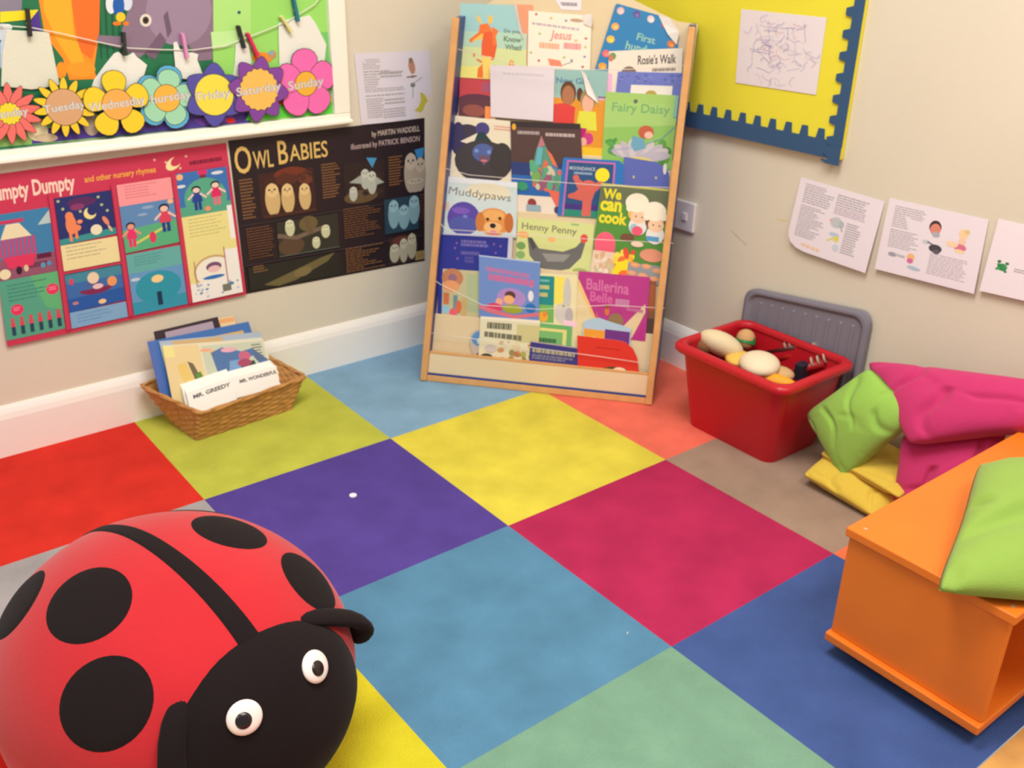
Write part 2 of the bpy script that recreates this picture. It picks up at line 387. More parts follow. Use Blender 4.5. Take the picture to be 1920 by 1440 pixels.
# days of the week flowers
OUT = (62, 52, 40)
def flower(px, py, rpx, kind, day, label, off):
    off += .006; c = atL(px, py, off); s_ = (atL(px+rpx, py, off)-atL(px-rpx, py, off)).length
    P = plane4(c+Vector((-s_/2, 0, s_/2)), c+Vector((s_/2, 0, s_/2)), c+Vector((s_/2, 0, -s_/2)), c+Vector((-s_/2, 0, -s_/2)), (0, -1, 0))
    A_ = Art()
    def pet(n, r0, r1, w_, col, ph=0, sharp=False, skip=()):
        for k in range(n):
            for o_, cc in ((.009, OUT), (0, col)):
                t = ph+2*math.pi*k/n; d = (math.sin(t), -math.cos(t)); q = (math.cos(t), math.sin(t))
                rr = []
                for i in range(17):
                    a_ = i/16*2*math.pi; l = (r0+r1)/2+((r1-r0)/2+o_)*math.cos(a_)
                    ww = (w_+o_)*math.sin(a_)*(1-(.35*math.cos(a_) if sharp else -.25*math.cos(a_)))
                    if i < 16: rr.append((.5+d[0]*l+q[0]*ww, .5+d[1]*l+q[1]*ww))
                A_.poly(rr, cc, slab=(o_ > 0))
    def disc(r, col, n=28, wav=0, k=14):
        for o_, cc in ((.009, OUT), (0, col)):
            A_.poly([(.5+(r+o_+wav*math.cos(k*2*math.pi*i/(n*4)))*math.cos(2*math.pi*i/(n*4)), .5+(r+o_+wav*math.cos(k*2*math.pi*i/(n*4)))*math.sin(2*math.pi*i/(n*4))) for i in range(n*4)], cc, slab=(o_ > 0))
    if kind == 'mon': pet(14, .12, .49, .07, (240, 116, 108), .1, True); disc(.17, (238, 220, 56), wav=.012)
    if kind == 'tue': pet(14, .24, .48, .055, (250, 208, 50), .12, True); disc(.29, (216, 168, 122))
    if kind == 'wed': pet(5, .12, .49, .17, (248, 212, 50), .0); disc(.22, (252, 178, 86))
    if kind == 'thu':
        pet(5, .05, .49, .19, (92, 180, 222), .25); pet(5, .06, .43, .165, (164, 222, 184), .25); disc(.2, (252, 186, 72))
    if kind == 'fri': pet(6, .05, .5, .2, (88, 84, 170), .1, True); disc(.32, (244, 226, 78))
    if kind == 'sat': pet(8, .1, .5, .15, (134, 72, 162), .2, True); disc(.31, (250, 196, 96), wav=.012, k=18)
    if kind == 'sun': pet(5, .05, .49, .2, (244, 112, 184), .0); disc(.17, (244, 184, 62))
    wd = .5*(.09*len(day)+.03)
    A_.text(day, .5-wd-.01, .44, .5+wd-.01, .62, (176, 170, 160), .02, slope=-.06)
    A_.text(day, .5-wd, .45, .5+wd, .61, (222, 220, 214), .004, slope=-.06)
    o = sheet('paper_flower', P, A_, thick=.0012, nobase=True)
    return tag(o, label, 'paper flower', 'day of the week flowers')
flower(18, 213, 62, 'mon', 'Monday', 'coral pointed petal flower with yellow centre, far left', .014)
flower(121, 201, 60, 'tue', 'Tuesday', 'yellow petal flower with big tan centre reading Tuesday', .0175)
flower(220, 196, 64, 'wed', 'Wednesday', 'flower with five round yellow petals and orange centre', .021)
flower(313, 184, 60, 'thu', 'Thursday', 'mint and pale blue petal flower with orange centre', .014)
flower(402, 178, 56, 'fri', 'Friday', 'blue violet flower with big yellow centre reading Friday', .0175)
flower(486, 168, 56, 'sat', 'Saturday', 'purple pointed flower with wavy orange centre reading Saturday', .021)
flower(574, 157, 58, 'sun', 'Sunday', 'bright pink five petal flower reading Sunday, at far right', .014)

# ------------------------------------------------------------------ left wall posters
def wallsheet(name, px, art, base, label, cat, off=.0015, at=atL, out=(0, -1, 0), **k):
    lf = k.pop('lift', 0)
    P = plane4(*[at(x, y, off+(lf if q > 1 else 0)) for q, (x, y) in enumerate(px)], out, k.pop('bend', None))
    if k.pop('photo', False):          # artwork proportions measured as seen, put back onto the flat sheet
        nrm = Vector(out); P0 = P
        def P(u, v, z=0):
            x = (px[0][0]*(1-u)+px[1][0]*u)*(1-v)+(px[3][0]*(1-u)+px[2][0]*u)*v; y = (px[0][1]*(1-u)+px[1][1]*u)*(1-v)+(px[3][1]*(1-u)+px[2][1]*u)*v
            return at(x, y, off+lf*v)+nrm*z
    return tag(sheet(name, P, art, base, **k), label, cat, k.get('group'))
a = Art(); R1 = (206, 58, 88)
a.text('and other nursery rhymes', .405, .085, .70, .135, (242, 176, 70), .02); a.text('Humpty Dumpty', .0, .06, .365, .185, (248, 214, 196), .03)
a.ell(.775, .085, .028, .045, (244, 232, 170), .5); a.ell(.79, .07, .022, .036, R1, .5)
for q in ((.70, .045), (.745, .07), (.83, .05), (.8, .12)): a.star(q[0], q[1], .008, (244, 200, 170), 1.3)
a.lines(.84, .085, .975, .11, 1, (130, 34, 62), 0, 1)
# panel 1: striped tent by a wall, generic
a.rect(.0, .235, .245, .6, (64, 132, 178)); a.poly([(.19, .33), (.245, .25), (.245, .33)], (186, 208, 206)); a.rect(.0, .50, .245, .62, (150, 88, 112))
a.rect(.17, .5, .23, .53, (100, 30, 60)); a.rect(.13, .545, .21, .575, (120, 60, 86))
a.poly([(.03, .385), (.06, .30), (.115, .30), (.16, .385)], (238, 226, 186)); a.rect(.035, .275, .135, .295, (206, 60, 96))
for k in range(9): a.rect(.02+k*.0175, .385, .029+k*.0175, .49, (206, 70, 110)); a.rect(.029+k*.0175, .385, .0375+k*.0175, .49, (104, 116, 170))
a.poly([(.03, .49), (.17, .49), (.15, .56), (.05, .56)], (224, 58, 98)); a.ell(.03, .585, .024, .03, (240, 228, 186)); a.ell(.09, .575, .012, .024, (60, 30, 50)); a.ell(.12, .57, .01, .02, (226, 196, 160))
a.ell(.19, .57, .01, .016, (90, 160, 190)); a.ell(.215, .565, .009, .014, (90, 150, 200))
a.rect(.0, .62, .245, .965, (88, 168, 140)); a.poly([(.13, .62), (.245, .62), (.245, .85), (.18, .82)], (100, 184, 124))
a.lines(.03, .65, .2, .76, 5, (66, 138, 118), fill=.35)
a.ell(.06, .80, .026, .032, (232, 54, 100)); a.ell(.215, .72, .026, .032, (232, 54, 100)); a.lines(.045, .785, .075, .81, 2, (250, 150, 170)); a.lines(.2, .705, .23, .73, 2, (250, 150, 170))
for k in range(6):
    x = .035+k*.038; a.ell(x, .855, .008, .014, (206, 90, 96)); a.rect(x-.009, .868, x+.009, .895, (222, 74, 94)); a.rect(x-.008, .895, x+.008, .945, (36, 72, 92))
# column 2
a.rect(.27, .19, .505, .46, (42, 52, 112)); a.poly([(.27, .44), (.505, .42), (.505, .46), (.27, .475)], (60, 150, 150))
a.ell(.38, .235, .06, .03, (92, 44, 96)); a.ell(.36, .26, .03, .02, (140, 60, 110))
for q in ((.285, .21), (.30, .26), (.37, .29), (.46, .27), (.48, .31), (.45, .22)): a.star(q[0], q[1], .009, (196, 206, 150), 1.3)
a.ell(.325, .36, .022, .06, (242, 140, 92)); a.ell(.322, .31, .017, .028, (242, 140, 92)); a.ell(.345, .385, .02, .02, (242, 140, 92)); a.rect(.312, .39, .324, .46, (242, 140, 92)); a.rect(.336, .39, .348, .45, (242, 140, 92)); a.ell(.362, .35, .012, .012, (246, 150, 110))
a.ell(.408, .31, .026, .036, (240, 226, 150)); a.ell(.418, .295, .02, .03, (42, 52, 112)); a.ell(.425, .415, .024, .032, (238, 230, 196)); a.ell(.468, .37, .01, .03, (236, 140, 110), -.3); a.ell(.482, .42, .006, .022, (222, 190, 150), -.3)
a.rect(.27, .475, .505, .63, (240, 226, 168)); a.lines(.29, .49, .47, .58, 4, (190, 180, 140), fill=.3)
a.rect(.27, .645, .505, .86, (62, 112, 176)); a.rect(.27, .645, .505, .71, (70, 140, 162)); a.poly([(.27, .80), (.505, .79), (.505, .87), (.27, .88)], (42, 92, 170))
a.ell(.39, .765, .07, .034, (130, 44, 86)); a.poly([(.31, .74), (.47, .735), (.47, .76), (.31, .765)], (62, 112, 176)); a.ell(.385, .70, .024, .035, (238, 214, 180)); a.ell(.40, .755, .022, .016, (236, 200, 200)); a.ell(.46, .74, .02, .03, (240, 160, 100))
a.ell(.295, .70, .008, .02, (232, 60, 100)); a.ell(.41, .85, .016, .014, (246, 208, 150)); a.ell(.3, .83, .013, .01, (190, 130, 140))
a.rect(.27, .88, .505, .975, (130, 176, 214)); a.lines(.3, .9, .45, .96, 3, (100, 146, 190), fill=.3)
# column 3
a.rect(.53, .165, .755, .30, (250, 158, 162)); a.lines(.56, .18, .7, .27, 5, (220, 120, 130), fill=.3)
a.rect(.53, .30, .755, .58, (98, 142, 190)); a.poly([(.53, .45), (.755, .43), (.755, .58), (.53, .59)], (92, 180, 130)); a.ell(.645, .33, .025, .009, (150, 176, 206)); a.ell(.62, .37, .02, .008, (150, 176, 206)); a.ell(.74, .315, .012, .015, (250, 190, 140))
a.line([(.57, .545), (.72, .46)], .012, (206, 214, 96), 1.3); a.ell(.65, .52, .014, .035, (224, 60, 96))
a.figure(.565, .56, .15, (236, 160, 130), (232, 56, 110), (232, 56, 110), (30, 34, 60), 1.3); a.figure(.71, .50, .17, (240, 200, 180), (220, 70, 96), (40, 66, 140), (24, 28, 52), 1.3)
a.rect(.53, .60, .755, .72, (104, 178, 172)); a.lines(.56, .62, .7, .69, 4, (76, 146, 146), fill=.3)
a.rect(.53, .72, .755, .975, (104, 158, 204)); a.ell(.555, .76, .02, .01, (200, 214, 226)); a.rect(.53, .90, .755, .975, (56, 154, 182)); a.ell(.645, .83, .095, .10, (48, 154, 176)); a.rect(.635, .86, .655, .945, (26, 56, 84)); a.ell(.645, .78, .025, .024, (248, 216, 150))
# column 4
a.rect(.775, .15, .985, .42, (62, 118, 186)); a.ell(.885, .33, .088, .13, (88, 172, 140)); a.rect(.775, .37, .985, .43, (88, 172, 140)); a.ell(.79, .175, .014, .02, (246, 186, 130)); a.ell(.885, .165, .02, .018, (222, 48, 110)); a.rect(.872, .18, .898, .2, (120, 50, 70))
a.ell(.945, .18, .025, .011, (222, 228, 232)); a.ell(.79, .235, .02, .01, (222, 228, 232)); a.figure(.85, .40, .15, (240, 210, 196), (40, 70, 150), (40, 60, 140), (24, 26, 50), 1.3); a.figure(.93, .385, .15, (240, 210, 196), (222, 46, 104), (226, 120, 140), (40, 26, 46), 1.3); a.ell(.888, .4, .012, .016, (246, 150, 110))
a.rect(.775, .43, .985, .975, (238, 228, 150)); a.lines(.8, .45, .95, .58, 6, (202, 194, 124), fill=.28); a.rect(.965, .40, .985, .62, (244, 244, 236))
a.ell(.88, .80, .085, .10, (206, 170, 120)); a.ell(.88, .805, .078, .092, (246, 242, 226)); a.rect(.775, .86, .985, .975, (246, 244, 236)); a.rect(.93, .68, .985, .975, (246, 244, 236)); a.ell(.88, .775, .032, .03, (120, 84, 120)); a.ell(.88, .79, .026, .022, (240, 200, 196)); a.ell(.875, .84, .045, .012, (50, 118, 196))
a.blobs(.78, .86, .98, .965, 16, [(110, 160, 200), (60, 140, 180), (190, 200, 220)], .008, 1.2, 4); a.rect(.905, .9, .94, .945, (120, 124, 110)); a.rect(.928, .66, .932, .9, (190, 110, 120)); a.rect(.80, .72, .804, .88, (190, 130, 110))
for x in (.2475, .5075, .757): a.rect(x+.0, .15, x+.018, .975, R1)
a.rect(.262, .633, .51, .645, R1)
wallsheet('nursery_rhyme_poster', [(-30, 330), (424, 268), (462, 552), (14, 650)], a, R1, 'crimson nursery rhyme poster of small coloured picture panels below the framed board', 'poster', .0018, thick=.0006, lift=.007, photo=True)
a = Art(); BK = (44, 34, 38)
a.text('O', .02, .045, .105, .225, (226, 190, 110), .01); a.text('WL', .115, .09, .218, .205, (226, 190, 110), .01)
a.text('B', .245, .04, .295, .195, (226, 190, 110), .01); a.text('ABIES', .303, .075, .50, .185, (226, 190, 110), .01)
a.text('by MARTIN WADDELL', .73, .05, .975, .10, (206, 190, 176), .01); a.text('illustrated by PATRICK BENSON', .62, .12, .975, .17, (196, 172, 170), .01)
TXo = (136, 96, 62)
def birds(lst, c):
    for x, y, rx, ry in lst:
        a.ell(x, y, rx, ry, c); a.ell(x, y-ry*.55, rx*.85, ry*.42, tuple(min(255, q+18) for q in c))
        for s_ in (-.35, .35): a.ell(x+s_*rx, y-ry*.6, rx*.14, ry*.07, (50, 44, 40), n=8)
        a.ell(x, y-ry*.48, rx*.08, ry*.06, (90, 70, 50), n=6)
a.lines(.03, .26, .105, .53, 13, TXo); a.rect(.13, .24, .42, .53, (66, 40, 38)); a.ell(.30, .27, .09, .05, (120, 56, 40)); a.blobs(.15, .24, .42, .36, 14, [(92, 50, 40), (70, 44, 36), (108, 62, 44)], .03, 1.3, 3)
birds([(.195, .42, .04, .11), (.275, .425, .035, .10), (.365, .43, .032, .09)], (214, 182, 124)); a.rect(.14, .515, .42, .535, (80, 48, 40))
a.lines(.46, .23, .56, .47, 13, TXo)
a.rect(.575, .25, .79, .52, (52, 40, 38)); a.poly([(.695, .225), (.75, .235), (.725, .30)], (74, 152, 196)); a.ell(.66, .485, .09, .045, (104, 84, 58)); a.blobs(.58, .3, .79, .5, 10, [(66, 50, 40), (60, 44, 44)], .03, 1.3, 9)
birds([(.62, .46, .022, .05), (.685, .37, .024, .07), (.72, .40, .026, .08)], (186, 190, 176)); a.poly([(.66, .34), (.60, .38), (.67, .40)], (170, 176, 164)); a.poly([(.74, .36), (.785, .41), (.74, .42)], (170, 176, 164))
a.lines(.81, .24, .885, .45, 11, TXo)
a.rect(.905, .24, .995, .51, (40, 44, 58)); a.poly([(.945, .215), (.995, .205), (.99, .27), (.965, .29)], (60, 140, 200)); birds([(.925, .37, .035, .14), (.975, .39, .028, .12), (.95, .46, .05, .05)], (176, 164, 146))
a.rect(.01, .555, .99, .56, (70, 60, 66)); a.lines(.035, .58, .18, .79, 12, (112, 76, 56)); a.lines(.035, .70, .18, .79, 5, (90, 60, 48))
a.rect(.20, .57, .53, .80, (56, 54, 46)); a.ell(.27, .74, .07, .06, (92, 72, 54)); a.ell(.37, .61, .05, .05, (112, 98, 62)); a.line([(.2, .66), (.3, .69), (.45, .65)], .02, (120, 104, 84), 1.4); a.line([(.36, .57), (.38, .68)], .03, (110, 90, 64), 1.4)
birds([(.27, .62, .026, .055), (.46, .68, .024, .045), (.405, .745, .022, .04)], (206, 208, 168)); a.rect(.20, .795, .53, .80, (96, 110, 100))
a.lines(.56, .55, .76, .76, 13, (116, 80, 58), .5); a.rect(.78, .53, .965, .77, (44, 70, 86)); birds([(.83, .64, .03, .10), (.885, .67, .03, .085), (.94, .63, .03, .10)], (132, 172, 184)); a.lines(.97, .53, .997, .72, 10, (96, 66, 52))
a.rect(.01, .815, .99, .82, (70, 60, 66)); a.rect(.02, .83, .53, .985, (42, 42, 36)); a.poly([(.10, .96), (.28, .90), (.42, .85), (.50, .83), (.46, .88), (.33, .94), (.28, .965), (.18, .985)], (112, 102, 64)); a.ell(.32, .92, .05, .03, (130, 114, 74), -.2)
a.lines(.05, .83, .13, .88, 3, TXo); a.lines(.56, .82, .78, .99, 11, (128, 90, 60), .6); a.rect(.80, .80, .955, .985, (66, 48, 44)); a.ell(.87, .83, .05, .035, (104, 56, 50)); birds([(.83, .91, .028, .065), (.88, .90, .024, .085), (.925, .88, .026, .09)], (180, 176, 150)); a.rect(.945, .925, .995, .985, (172, 152, 96)); a.lines(.952, .935, .99, .978, 4, (130, 110, 70), 0)
wallsheet('owl_story_poster', [(428, 264), (796, 221), (796, 488), (462, 551)], a, BK, 'black story poster of pale owls, right of the crimson poster', 'poster', .0018, thick=.0006, photo=True)
a = Art(); G = (176, 170, 172)
a.lines(.09, .09, .33, .24, 5, G, .3); a.lines(.09, .25, .62, .33, 2, G, .4); a.lines(.09, .33, .3, .5, 5, G, .3); a.lines(.3, .27, .62, .38, 2, G, .1); a.lines(.09, .5, .62, .56, 2, G, .2)
a.lines(.09, .59, .62, .63, 1, G, 0); a.lines(.09, .64, .32, .93, 9, G, .2); a.lines(.33, .66, .62, .76, 2, G, .1); a.lines(.3, .80, .64, .95, 4, G, .15)
a.ell(.74, .22, .045, .11, (190, 140, 112), -.1); a.ell(.73, .13, .03, .04, (140, 120, 100)); a.line([(.66, .37), (.80, .36)], .02, (150, 90, 104), 1); a.ell(.74, .365, .03, .02, (120, 190, 120)); a.ell(.74, .49, .035, .035, (120, 130, 130)); a.line([(.76, .46), (.88, .38)], .012, (170, 170, 176)); a.line([(.74, .52), (.73, .68)], .02, (180, 190, 192))
a.poly([(.84, .60), (.90, .64), (.94, .74), (.93, .86), (.86, .92), (.74, .87), (.80, .82), (.84, .74)], (200, 192, 74)); a.line([(.89, .66), (.86, .84)], .008, (160, 150, 50))
wallsheet('rhyme_sheet', [(664, 100), (806, 95), (812, 220), (678, 234)], a, (226, 220, 230), 'white printed sheet with a banana drawing, beside the white picture frame', 'paper', .0025, nx=6, thick=.0005, bend=lambda u, v: .004*math.sin(u*5)*v)

# ------------------------------------------------------------------ right wall: notice board
bt, by0, by1, bz0, bz1 = .016, -.570, .16, .712, 1.42
N_ = empty('notice_board', (XR, -.2, bz0), 'yellow notice board with a blue toothed border on the right wall', 'notice board')
YEL = mat('yellow_backing_paper', (238, 226, 66), .75, .15, .12, 120, .03, 10)
box('backing', (XR-bt, by0, bz0), (XR-.0005, by1, bz1), YEL, N_)
BLU = mat('blue_corrugated_card', (62, 92, 128), .8, .15)
wv = BLU.node_tree; tcn = wv.nodes.new('ShaderNodeTexCoord'); wn = wv.nodes.new('ShaderNodeTexWave'); wn.inputs['Scale'].default_value = 90
bpn = wv.nodes.new('ShaderNodeBump'); bpn.inputs['Strength'].default_value = .5; bpn.inputs['Distance'].default_value = .001
wn.bands_direction = 'Y'; wv.links.new(tcn.outputs['Object'], wn.inputs['Vector']); wv.links.new(wn.outputs['Fac'], bpn.inputs['Height']); wv.links.new(bpn.outputs[0], wv.nodes['Principled BSDF'].inputs['Normal'])
def comb(n, length, base, tooth):
    P = [(0, 0), (length, 0)]; p = length/n; q = []
    for k in range(n):
        s_ = k*p; q += [(s_+p*.02, base), (s_+p*.10, base+tooth), (s_+p*.42, base+tooth), (s_+p*.52, base), (s_+p*.9, base)]
    return [(0, 0), (0, base)]+q+[(length, base), (length, 0)]
X_ = XR-bt
cb = comb(15, by1-by0, .042, .024)
mk('border_strip', *prism([(X_-.004, by0+s_, bz0+t) for s_, t in cb], [(X_-.0004, by0+s_, bz0+t) for s_, t in cb]), BLU, N_)
cb = comb(14, bz1-bz0-.03, .026, .018)
mk('border_strip', *prism([(X_-.0052, by0-.002+t, bz0+.03+s_) for s_, t in cb], [(X_-.0012, by0-.002+t, bz0+.03+s_) for s_, t in cb]), BLU, N_)
tear = [(by0-.003, bz0+.035), (by0-.004, bz0-.012), (by0+.034, bz0-.012), (by0+.05, bz0-.007), (by0+.046, bz0-.003), (by0+.03, bz0-.004), (by0+.032, bz0+.004), (by0+.045, bz0+.012), (by0+.03, bz0+.03)]
o = mk('torn_corner', *prism([(X_-.0066, a_, b_) for a_, b_ in tear], [(X_-.0053, a_, b_) for a_, b_ in tear]), BLU, N_); o['label'] = 'torn blue strip end hanging at the corner'
a = Art(); R = random.Random(5)
for k in range(90):
    cx, cy = R.gauss(.5, .22), R.gauss(.48, .24)
    if not (.06 < cx < .94 and .06 < cy < .94): continue
    pts = []; ang = R.uniform(0, 6.3); x, y = cx, cy
    for i in range(9):
        pts.append((min(max(x, .02), .98), min(max(y, .02), .98))); ang += R.uniform(-.9, .9); x += .022*math.cos(ang); y += .022*math.sin(ang)
    a.line(pts, .004, R.choice([(156, 160, 210), (176, 174, 220), (220, 168, 186), (204, 196, 214), (120, 128, 200), (206, 180, 200)]))
wallsheet('scribble_drawing', [(1390, 17), (1550, 33), (1530, 178), (1379, 155)], a, (236, 226, 230), 'white square sheet of faint blue and red scribbles pinned on the yellow board', 'drawing', bt+.002, atR, (-1, 0, 0), thick=.0006)

# right wall sheets
def bendcorner(u, v):
    d = max(0, (v-u*1.3)-.72); return .16*d*d+.16*d*d+.02*d
a = Art(); G = (178, 172, 178)
a.lines(.08, .06, .36, .14, 3, G); a.lines(.08, .14, .46, .34, 6, G, .2); a.lines(.08, .36, .4, .5, 5, G, .5); a.lines(.08, .5, .42, .72, 8, G, .5); a.lines(.08, .72, .36, .82, 4, G, .2)
a.lines(.48, .08, .86, .25, 5, G, .2); a.lines(.48, .25, .86, .36, 4, (190, 176, 190), .1); a.lines(.66, .42, .84, .86, 13, G, .3)
a.ell(.54, .46, .07, .075, (196, 202, 206)); a.ell(.6, .47, .035, .05, (182, 190, 196)); a.ell(.475, .45, .02, .02, (226, 180, 180)); a.line([(.6, .5), (.63, .56)], .02, (180, 186, 190))
a.ell(.55, .63, .06, .03, (190, 204, 226)); a.ell(.58, .68, .035, .04, (226, 214, 100)); a.line([(.48, .74), (.54, .68), (.6, .72)], .02, (226, 222, 130)); a.ell(.6, .8, .04, .05, (206, 214, 230))
for k in range(4): a.ell(.22+k*.06, .90+.004*k, .026, .022, (246, 206, 166))
wallsheet('rhyme_sheet', [(1502, 332), (1659, 378), (1622, 512), (1472, 460)], a, (238, 228, 236), 'white printed sheet with curled corner and small elephant, nearest the socket', 'paper', .0022, atR, (-1, 0, 0), thick=.0005, lift=.012, outline=[(0, 0), (1, 0), (1, 1), (.24, 1.0), (.13, .975), (.05, .92), (.012, .84), (0, .76)])
a = Art()
a.lines(.08, .08, .42, .38, 10, G, .35); a.lines(.08, .40, .40, .66, 9, G, .3); a.lines(.52, .60, .90, .90, 11, (190, 178, 190), .15)
a.ell(.52, .25, .06, .09, (70, 50, 50)); a.ell(.525, .28, .052, .08, (226, 140, 120)); a.ell(.54, .345, .04, .04, (176, 180, 190)); a.ell(.46, .47, .04, .03, (206, 206, 214)); a.line([(.47, .46), (.56, .5)], .02, (120, 118, 126)); a.ell(.56, .53, .065, .055, (76, 72, 80)); a.ell(.575, .57, .035, .03, (96, 94, 104))
a.ell(.80, .26, .045, .07, (246, 214, 170)); a.ell(.83, .22, .025, .03, (232, 200, 130)); a.ell(.80, .36, .035, .05, (246, 206, 180)); a.ell(.79, .44, .06, .045, (222, 120, 150)); a.ell(.71, .42, .06, .04, (248, 216, 180)); a.ell(.79, .49, .05, .025, (248, 220, 170))
a.ell(.15, .74, .045, .03, (160, 162, 172)); a.line([(.18, .73), (.28, .74)], .03, (190, 192, 198)); a.ell(.34, .72, .04, .05, (244, 190, 130)); a.ell(.34, .77, .032, .035, (222, 110, 160)); a.ell(.39, .86, .07, .025, (176, 200, 214), .1)
wallsheet('rhyme_sheet', [(1668, 371), (1854, 412), (1826, 551), (1640, 504)], a, (238, 228, 236), 'white printed sheet with a round dark haired head, middle of three on right wall', 'paper', .0022, atR, (-1, 0, 0), thick=.0005, lift=.010)
a = Art(); a.ell(.16, .62, .05, .05, (60, 142, 84)); a.ell(.12, .55, .02, .02, (50, 120, 70)); a.ell(.2, .56, .02, .02, (50, 130, 70)); a.line([(.1, .66), (.2, .6)], .03, (70, 160, 90)); a.line([(.11, .58), (.21, .68)], .03, (54, 140, 84)); a.lines(.28, .60, .5, .66, 2, (160, 156, 160), 0)
wallsheet('rhyme_sheet', [(1872, 410), (2064, 452), (2036, 590), (1836, 545)], a, (240, 230, 236), 'plain white sheet with a small green frog at the right picture edge', 'paper', .0022, atR, (-1, 0, 0), thick=.0005, lift=.010)
WR = bpy.data.objects['wall_right']
for x0_, y0_, x1_, y1_, c_, w_ in ((1457, 411, 1476, 415, (236, 206, 120), .0022), (1371, 433, 1400, 460, (176, 160, 140), .0012)):
    A_, B_ = atR(x0_, y0_, .0002), atR(x1_, y1_, .0002); q_ = Vector((0, 0, w_)); v_ = Vector((-.0002, 0, 0))
    mk('wall_mark', *prism([A_, B_, B_+q_, A_+q_], [A_+v_, B_+v_, B_+q_+v_, A_+q_+v_]), mat('crayon_%d' % c_[0], c_, .7, .1), WR)
# switched socket plate, partly behind the book rack
s0, s1 = atR(1290, 378), atR(1308, 433)
So = empty('wall_socket', (XR, -.085, .42), 'white wall plate beside the book rack at mid height', 'socket')
WP = mat('white_plastic', (232, 226, 226), .3, .4)
box('plate', (XR-.010, -.128, .418), (XR, -.042, .504), WP, So, .004)
box('rocker_switch', (XR-.015, -.102, .45), (XR-.009, -.085, .472), WP, So, .002)

# ------------------------------------------------------------------ book rack
BL0 = Vector((.259, .252, 0)); BR0 = Vector((.694, -.258, 0))
e = (BR0-BL0).normalized(); W = (BR0-BL0).length; back = Vector((-e.y, e.x, 0))
if back.x < 0: back = -back
TL_ = math.radians(11.5); up = back*math.sin(TL_)+Vector((0, 0, math.cos(TL_))); nn = -back*math.cos(TL_)+Vector((0, 0, math.sin(TL_)))
def SH(a_, h, d=0): return BL0+e*a_+up*h-nn*d
def atS(x, y, d=0): return on(x, y, BL0-nn*d, nn)
def sh_ah(p): q = p-BL0; return q.dot(e), q.dot(up)
RK = empty('book_rack', BL0.lerp(BR0, .5)+back*.15, 'tall cream and blue sloping book rack in the corner', 'book rack')
BLUE = mat('blue_laminate', (52, 66, 138), .4, .35); BEECH = mat('beech_edging', (218, 164, 104), .5, .3, 0, 0, .1, 30); CREAM = mat('cream_board', (226, 206, 168), .6, .25, 0, 0, .05, 5)
H = 1.0; DB = .31
def side(sg):
    def A_(h): return (.052*h) if sg < 0 else (W+.018*h)
    t = .018*(1 if sg < 0 else -1)
    loop = []
    for in_ in (0, 1):
        L = []
        for back_d, z in ((0, 0), (math.sin(TL_)*H, math.cos(TL_)*H), (DB, math.cos(TL_)*H), (DB, 0)):
            h = z/math.cos(TL_); L.append(BL0+e*(A_(h)+t*in_)+back*back_d+Vector((0, 0, z)))
        loop.append(L)
    mk('side_panel', *prism(*loop), BLUE, RK, bevel=.0015)
    a0 = [SH(A_(h)-(.001 if sg < 0 else -.001), h, -.012) for h in (.0, H)]; a1 = [SH(A_(h)+t, h, -.012) for h in (0, H)]
    b0 = [SH(A_(h)-(.001 if sg < 0 else -.001), h, .001) for h in (.0, H)]; b1 = [SH(A_(h)+t, h, .001) for h in (0, H)]
    for L in (a0, a1, b0, b1): L[0].z = max(L[0].z, .0)
    mk('edge_strip', *prism([a0[0], a1[0], a1[1], a0[1]], [b0[0], b1[0], b1[1], b0[1]]), BEECH, RK, bevel=.003)
side(-1); side(1)
def al(h): return .052*h+.018
def ar(h): return W+.018*h-.018
def board(name, h0, h1, d, th, m_, hr0=None, hr1=None, bev=.0015):
    hr0 = h0 if hr0 is None else hr0; hr1 = h1 if hr1 is None else hr1
    q = [(al(h0), h0), (ar(hr0), hr0), (ar(hr1), hr1), (al(h1), h1)]
    return mk(name, *prism([SH(a_, h, d) for a_, h in q], [SH(a_, h, d+th) for a_, h in q]), m_, RK, bevel=bev)
def hh(x, y, d=0): return sh_ah(atS(x, y, d))[1]
hb0 = hh(800, 655); hb1 = hh(1210, 703)
board('plinth', .0, .018, -.006, .018, BEECH); board('plinth_stripe', .018, .024, -.0045, .015, BLUE)
board('front_board', .024, (hb0+hb1)/2-.005, -.002, .012, CREAM); board('front_edging', (hb0+hb1)/2-.005, (hb0+hb1)/2+.001, -.003, .014, BEECH)
DT = {1: .015, 2: .025, 3: .035, 4: .045, 5: .055, 6: .065}
tops = {1: hh(812, 590), 2: hh(1040, 509), 3: hh(1040, 403), 4: hh(1105, 292), 5: hh(890, 213)}
prev = .03
for t in (1, 2, 3, 4, 5):
    d = DT[t]+.006
    board('pocket_board', prev, tops[t], d, .003, CREAM); prev = tops[t]-.05
# tall back board with shouldered header
hd = DT[6]+.008
pts = [(al(.4), .40), (ar(.4), .40)]
pr = [sh_ah(atS(x, y, hd)) for x, y in ((1288, 205), (1309, 46), (1270, 40), (1180, -4))]
pl = [sh_ah(atS(x, y, hd)) for x, y in ((866, -28),)]
ph = [(al(.4)+.0, .40), (ar(.4), .40), (ar(.78), pr[0][1]-.01)] + pr + [(pr[3][0]-.1, pr[3][1]+.03), (.24, pr[3][1]+.045), (.10, 1.03), (.06, .985), (.04+.018, .975)]
mk('back_board', *prism([SH(a_, h, hd) for a_, h in ph], [SH(a_, h, hd+.006) for a_, h in ph]), CREAM, RK, bevel=.001)
P = plane4(*[atS(x, y, hd-.001) for x, y in ((1030, -20), (1091, -18), (1089, 20), (1052, 18))], nn)
a = Art(); a.lines(.15, .62, .85, .8, 1, (150, 142, 150), 0, 1)
o = sheet('name_label', P, a, (236, 226, 230), .0005, parent=RK); o['label'] = 'small white label stuck on the header'
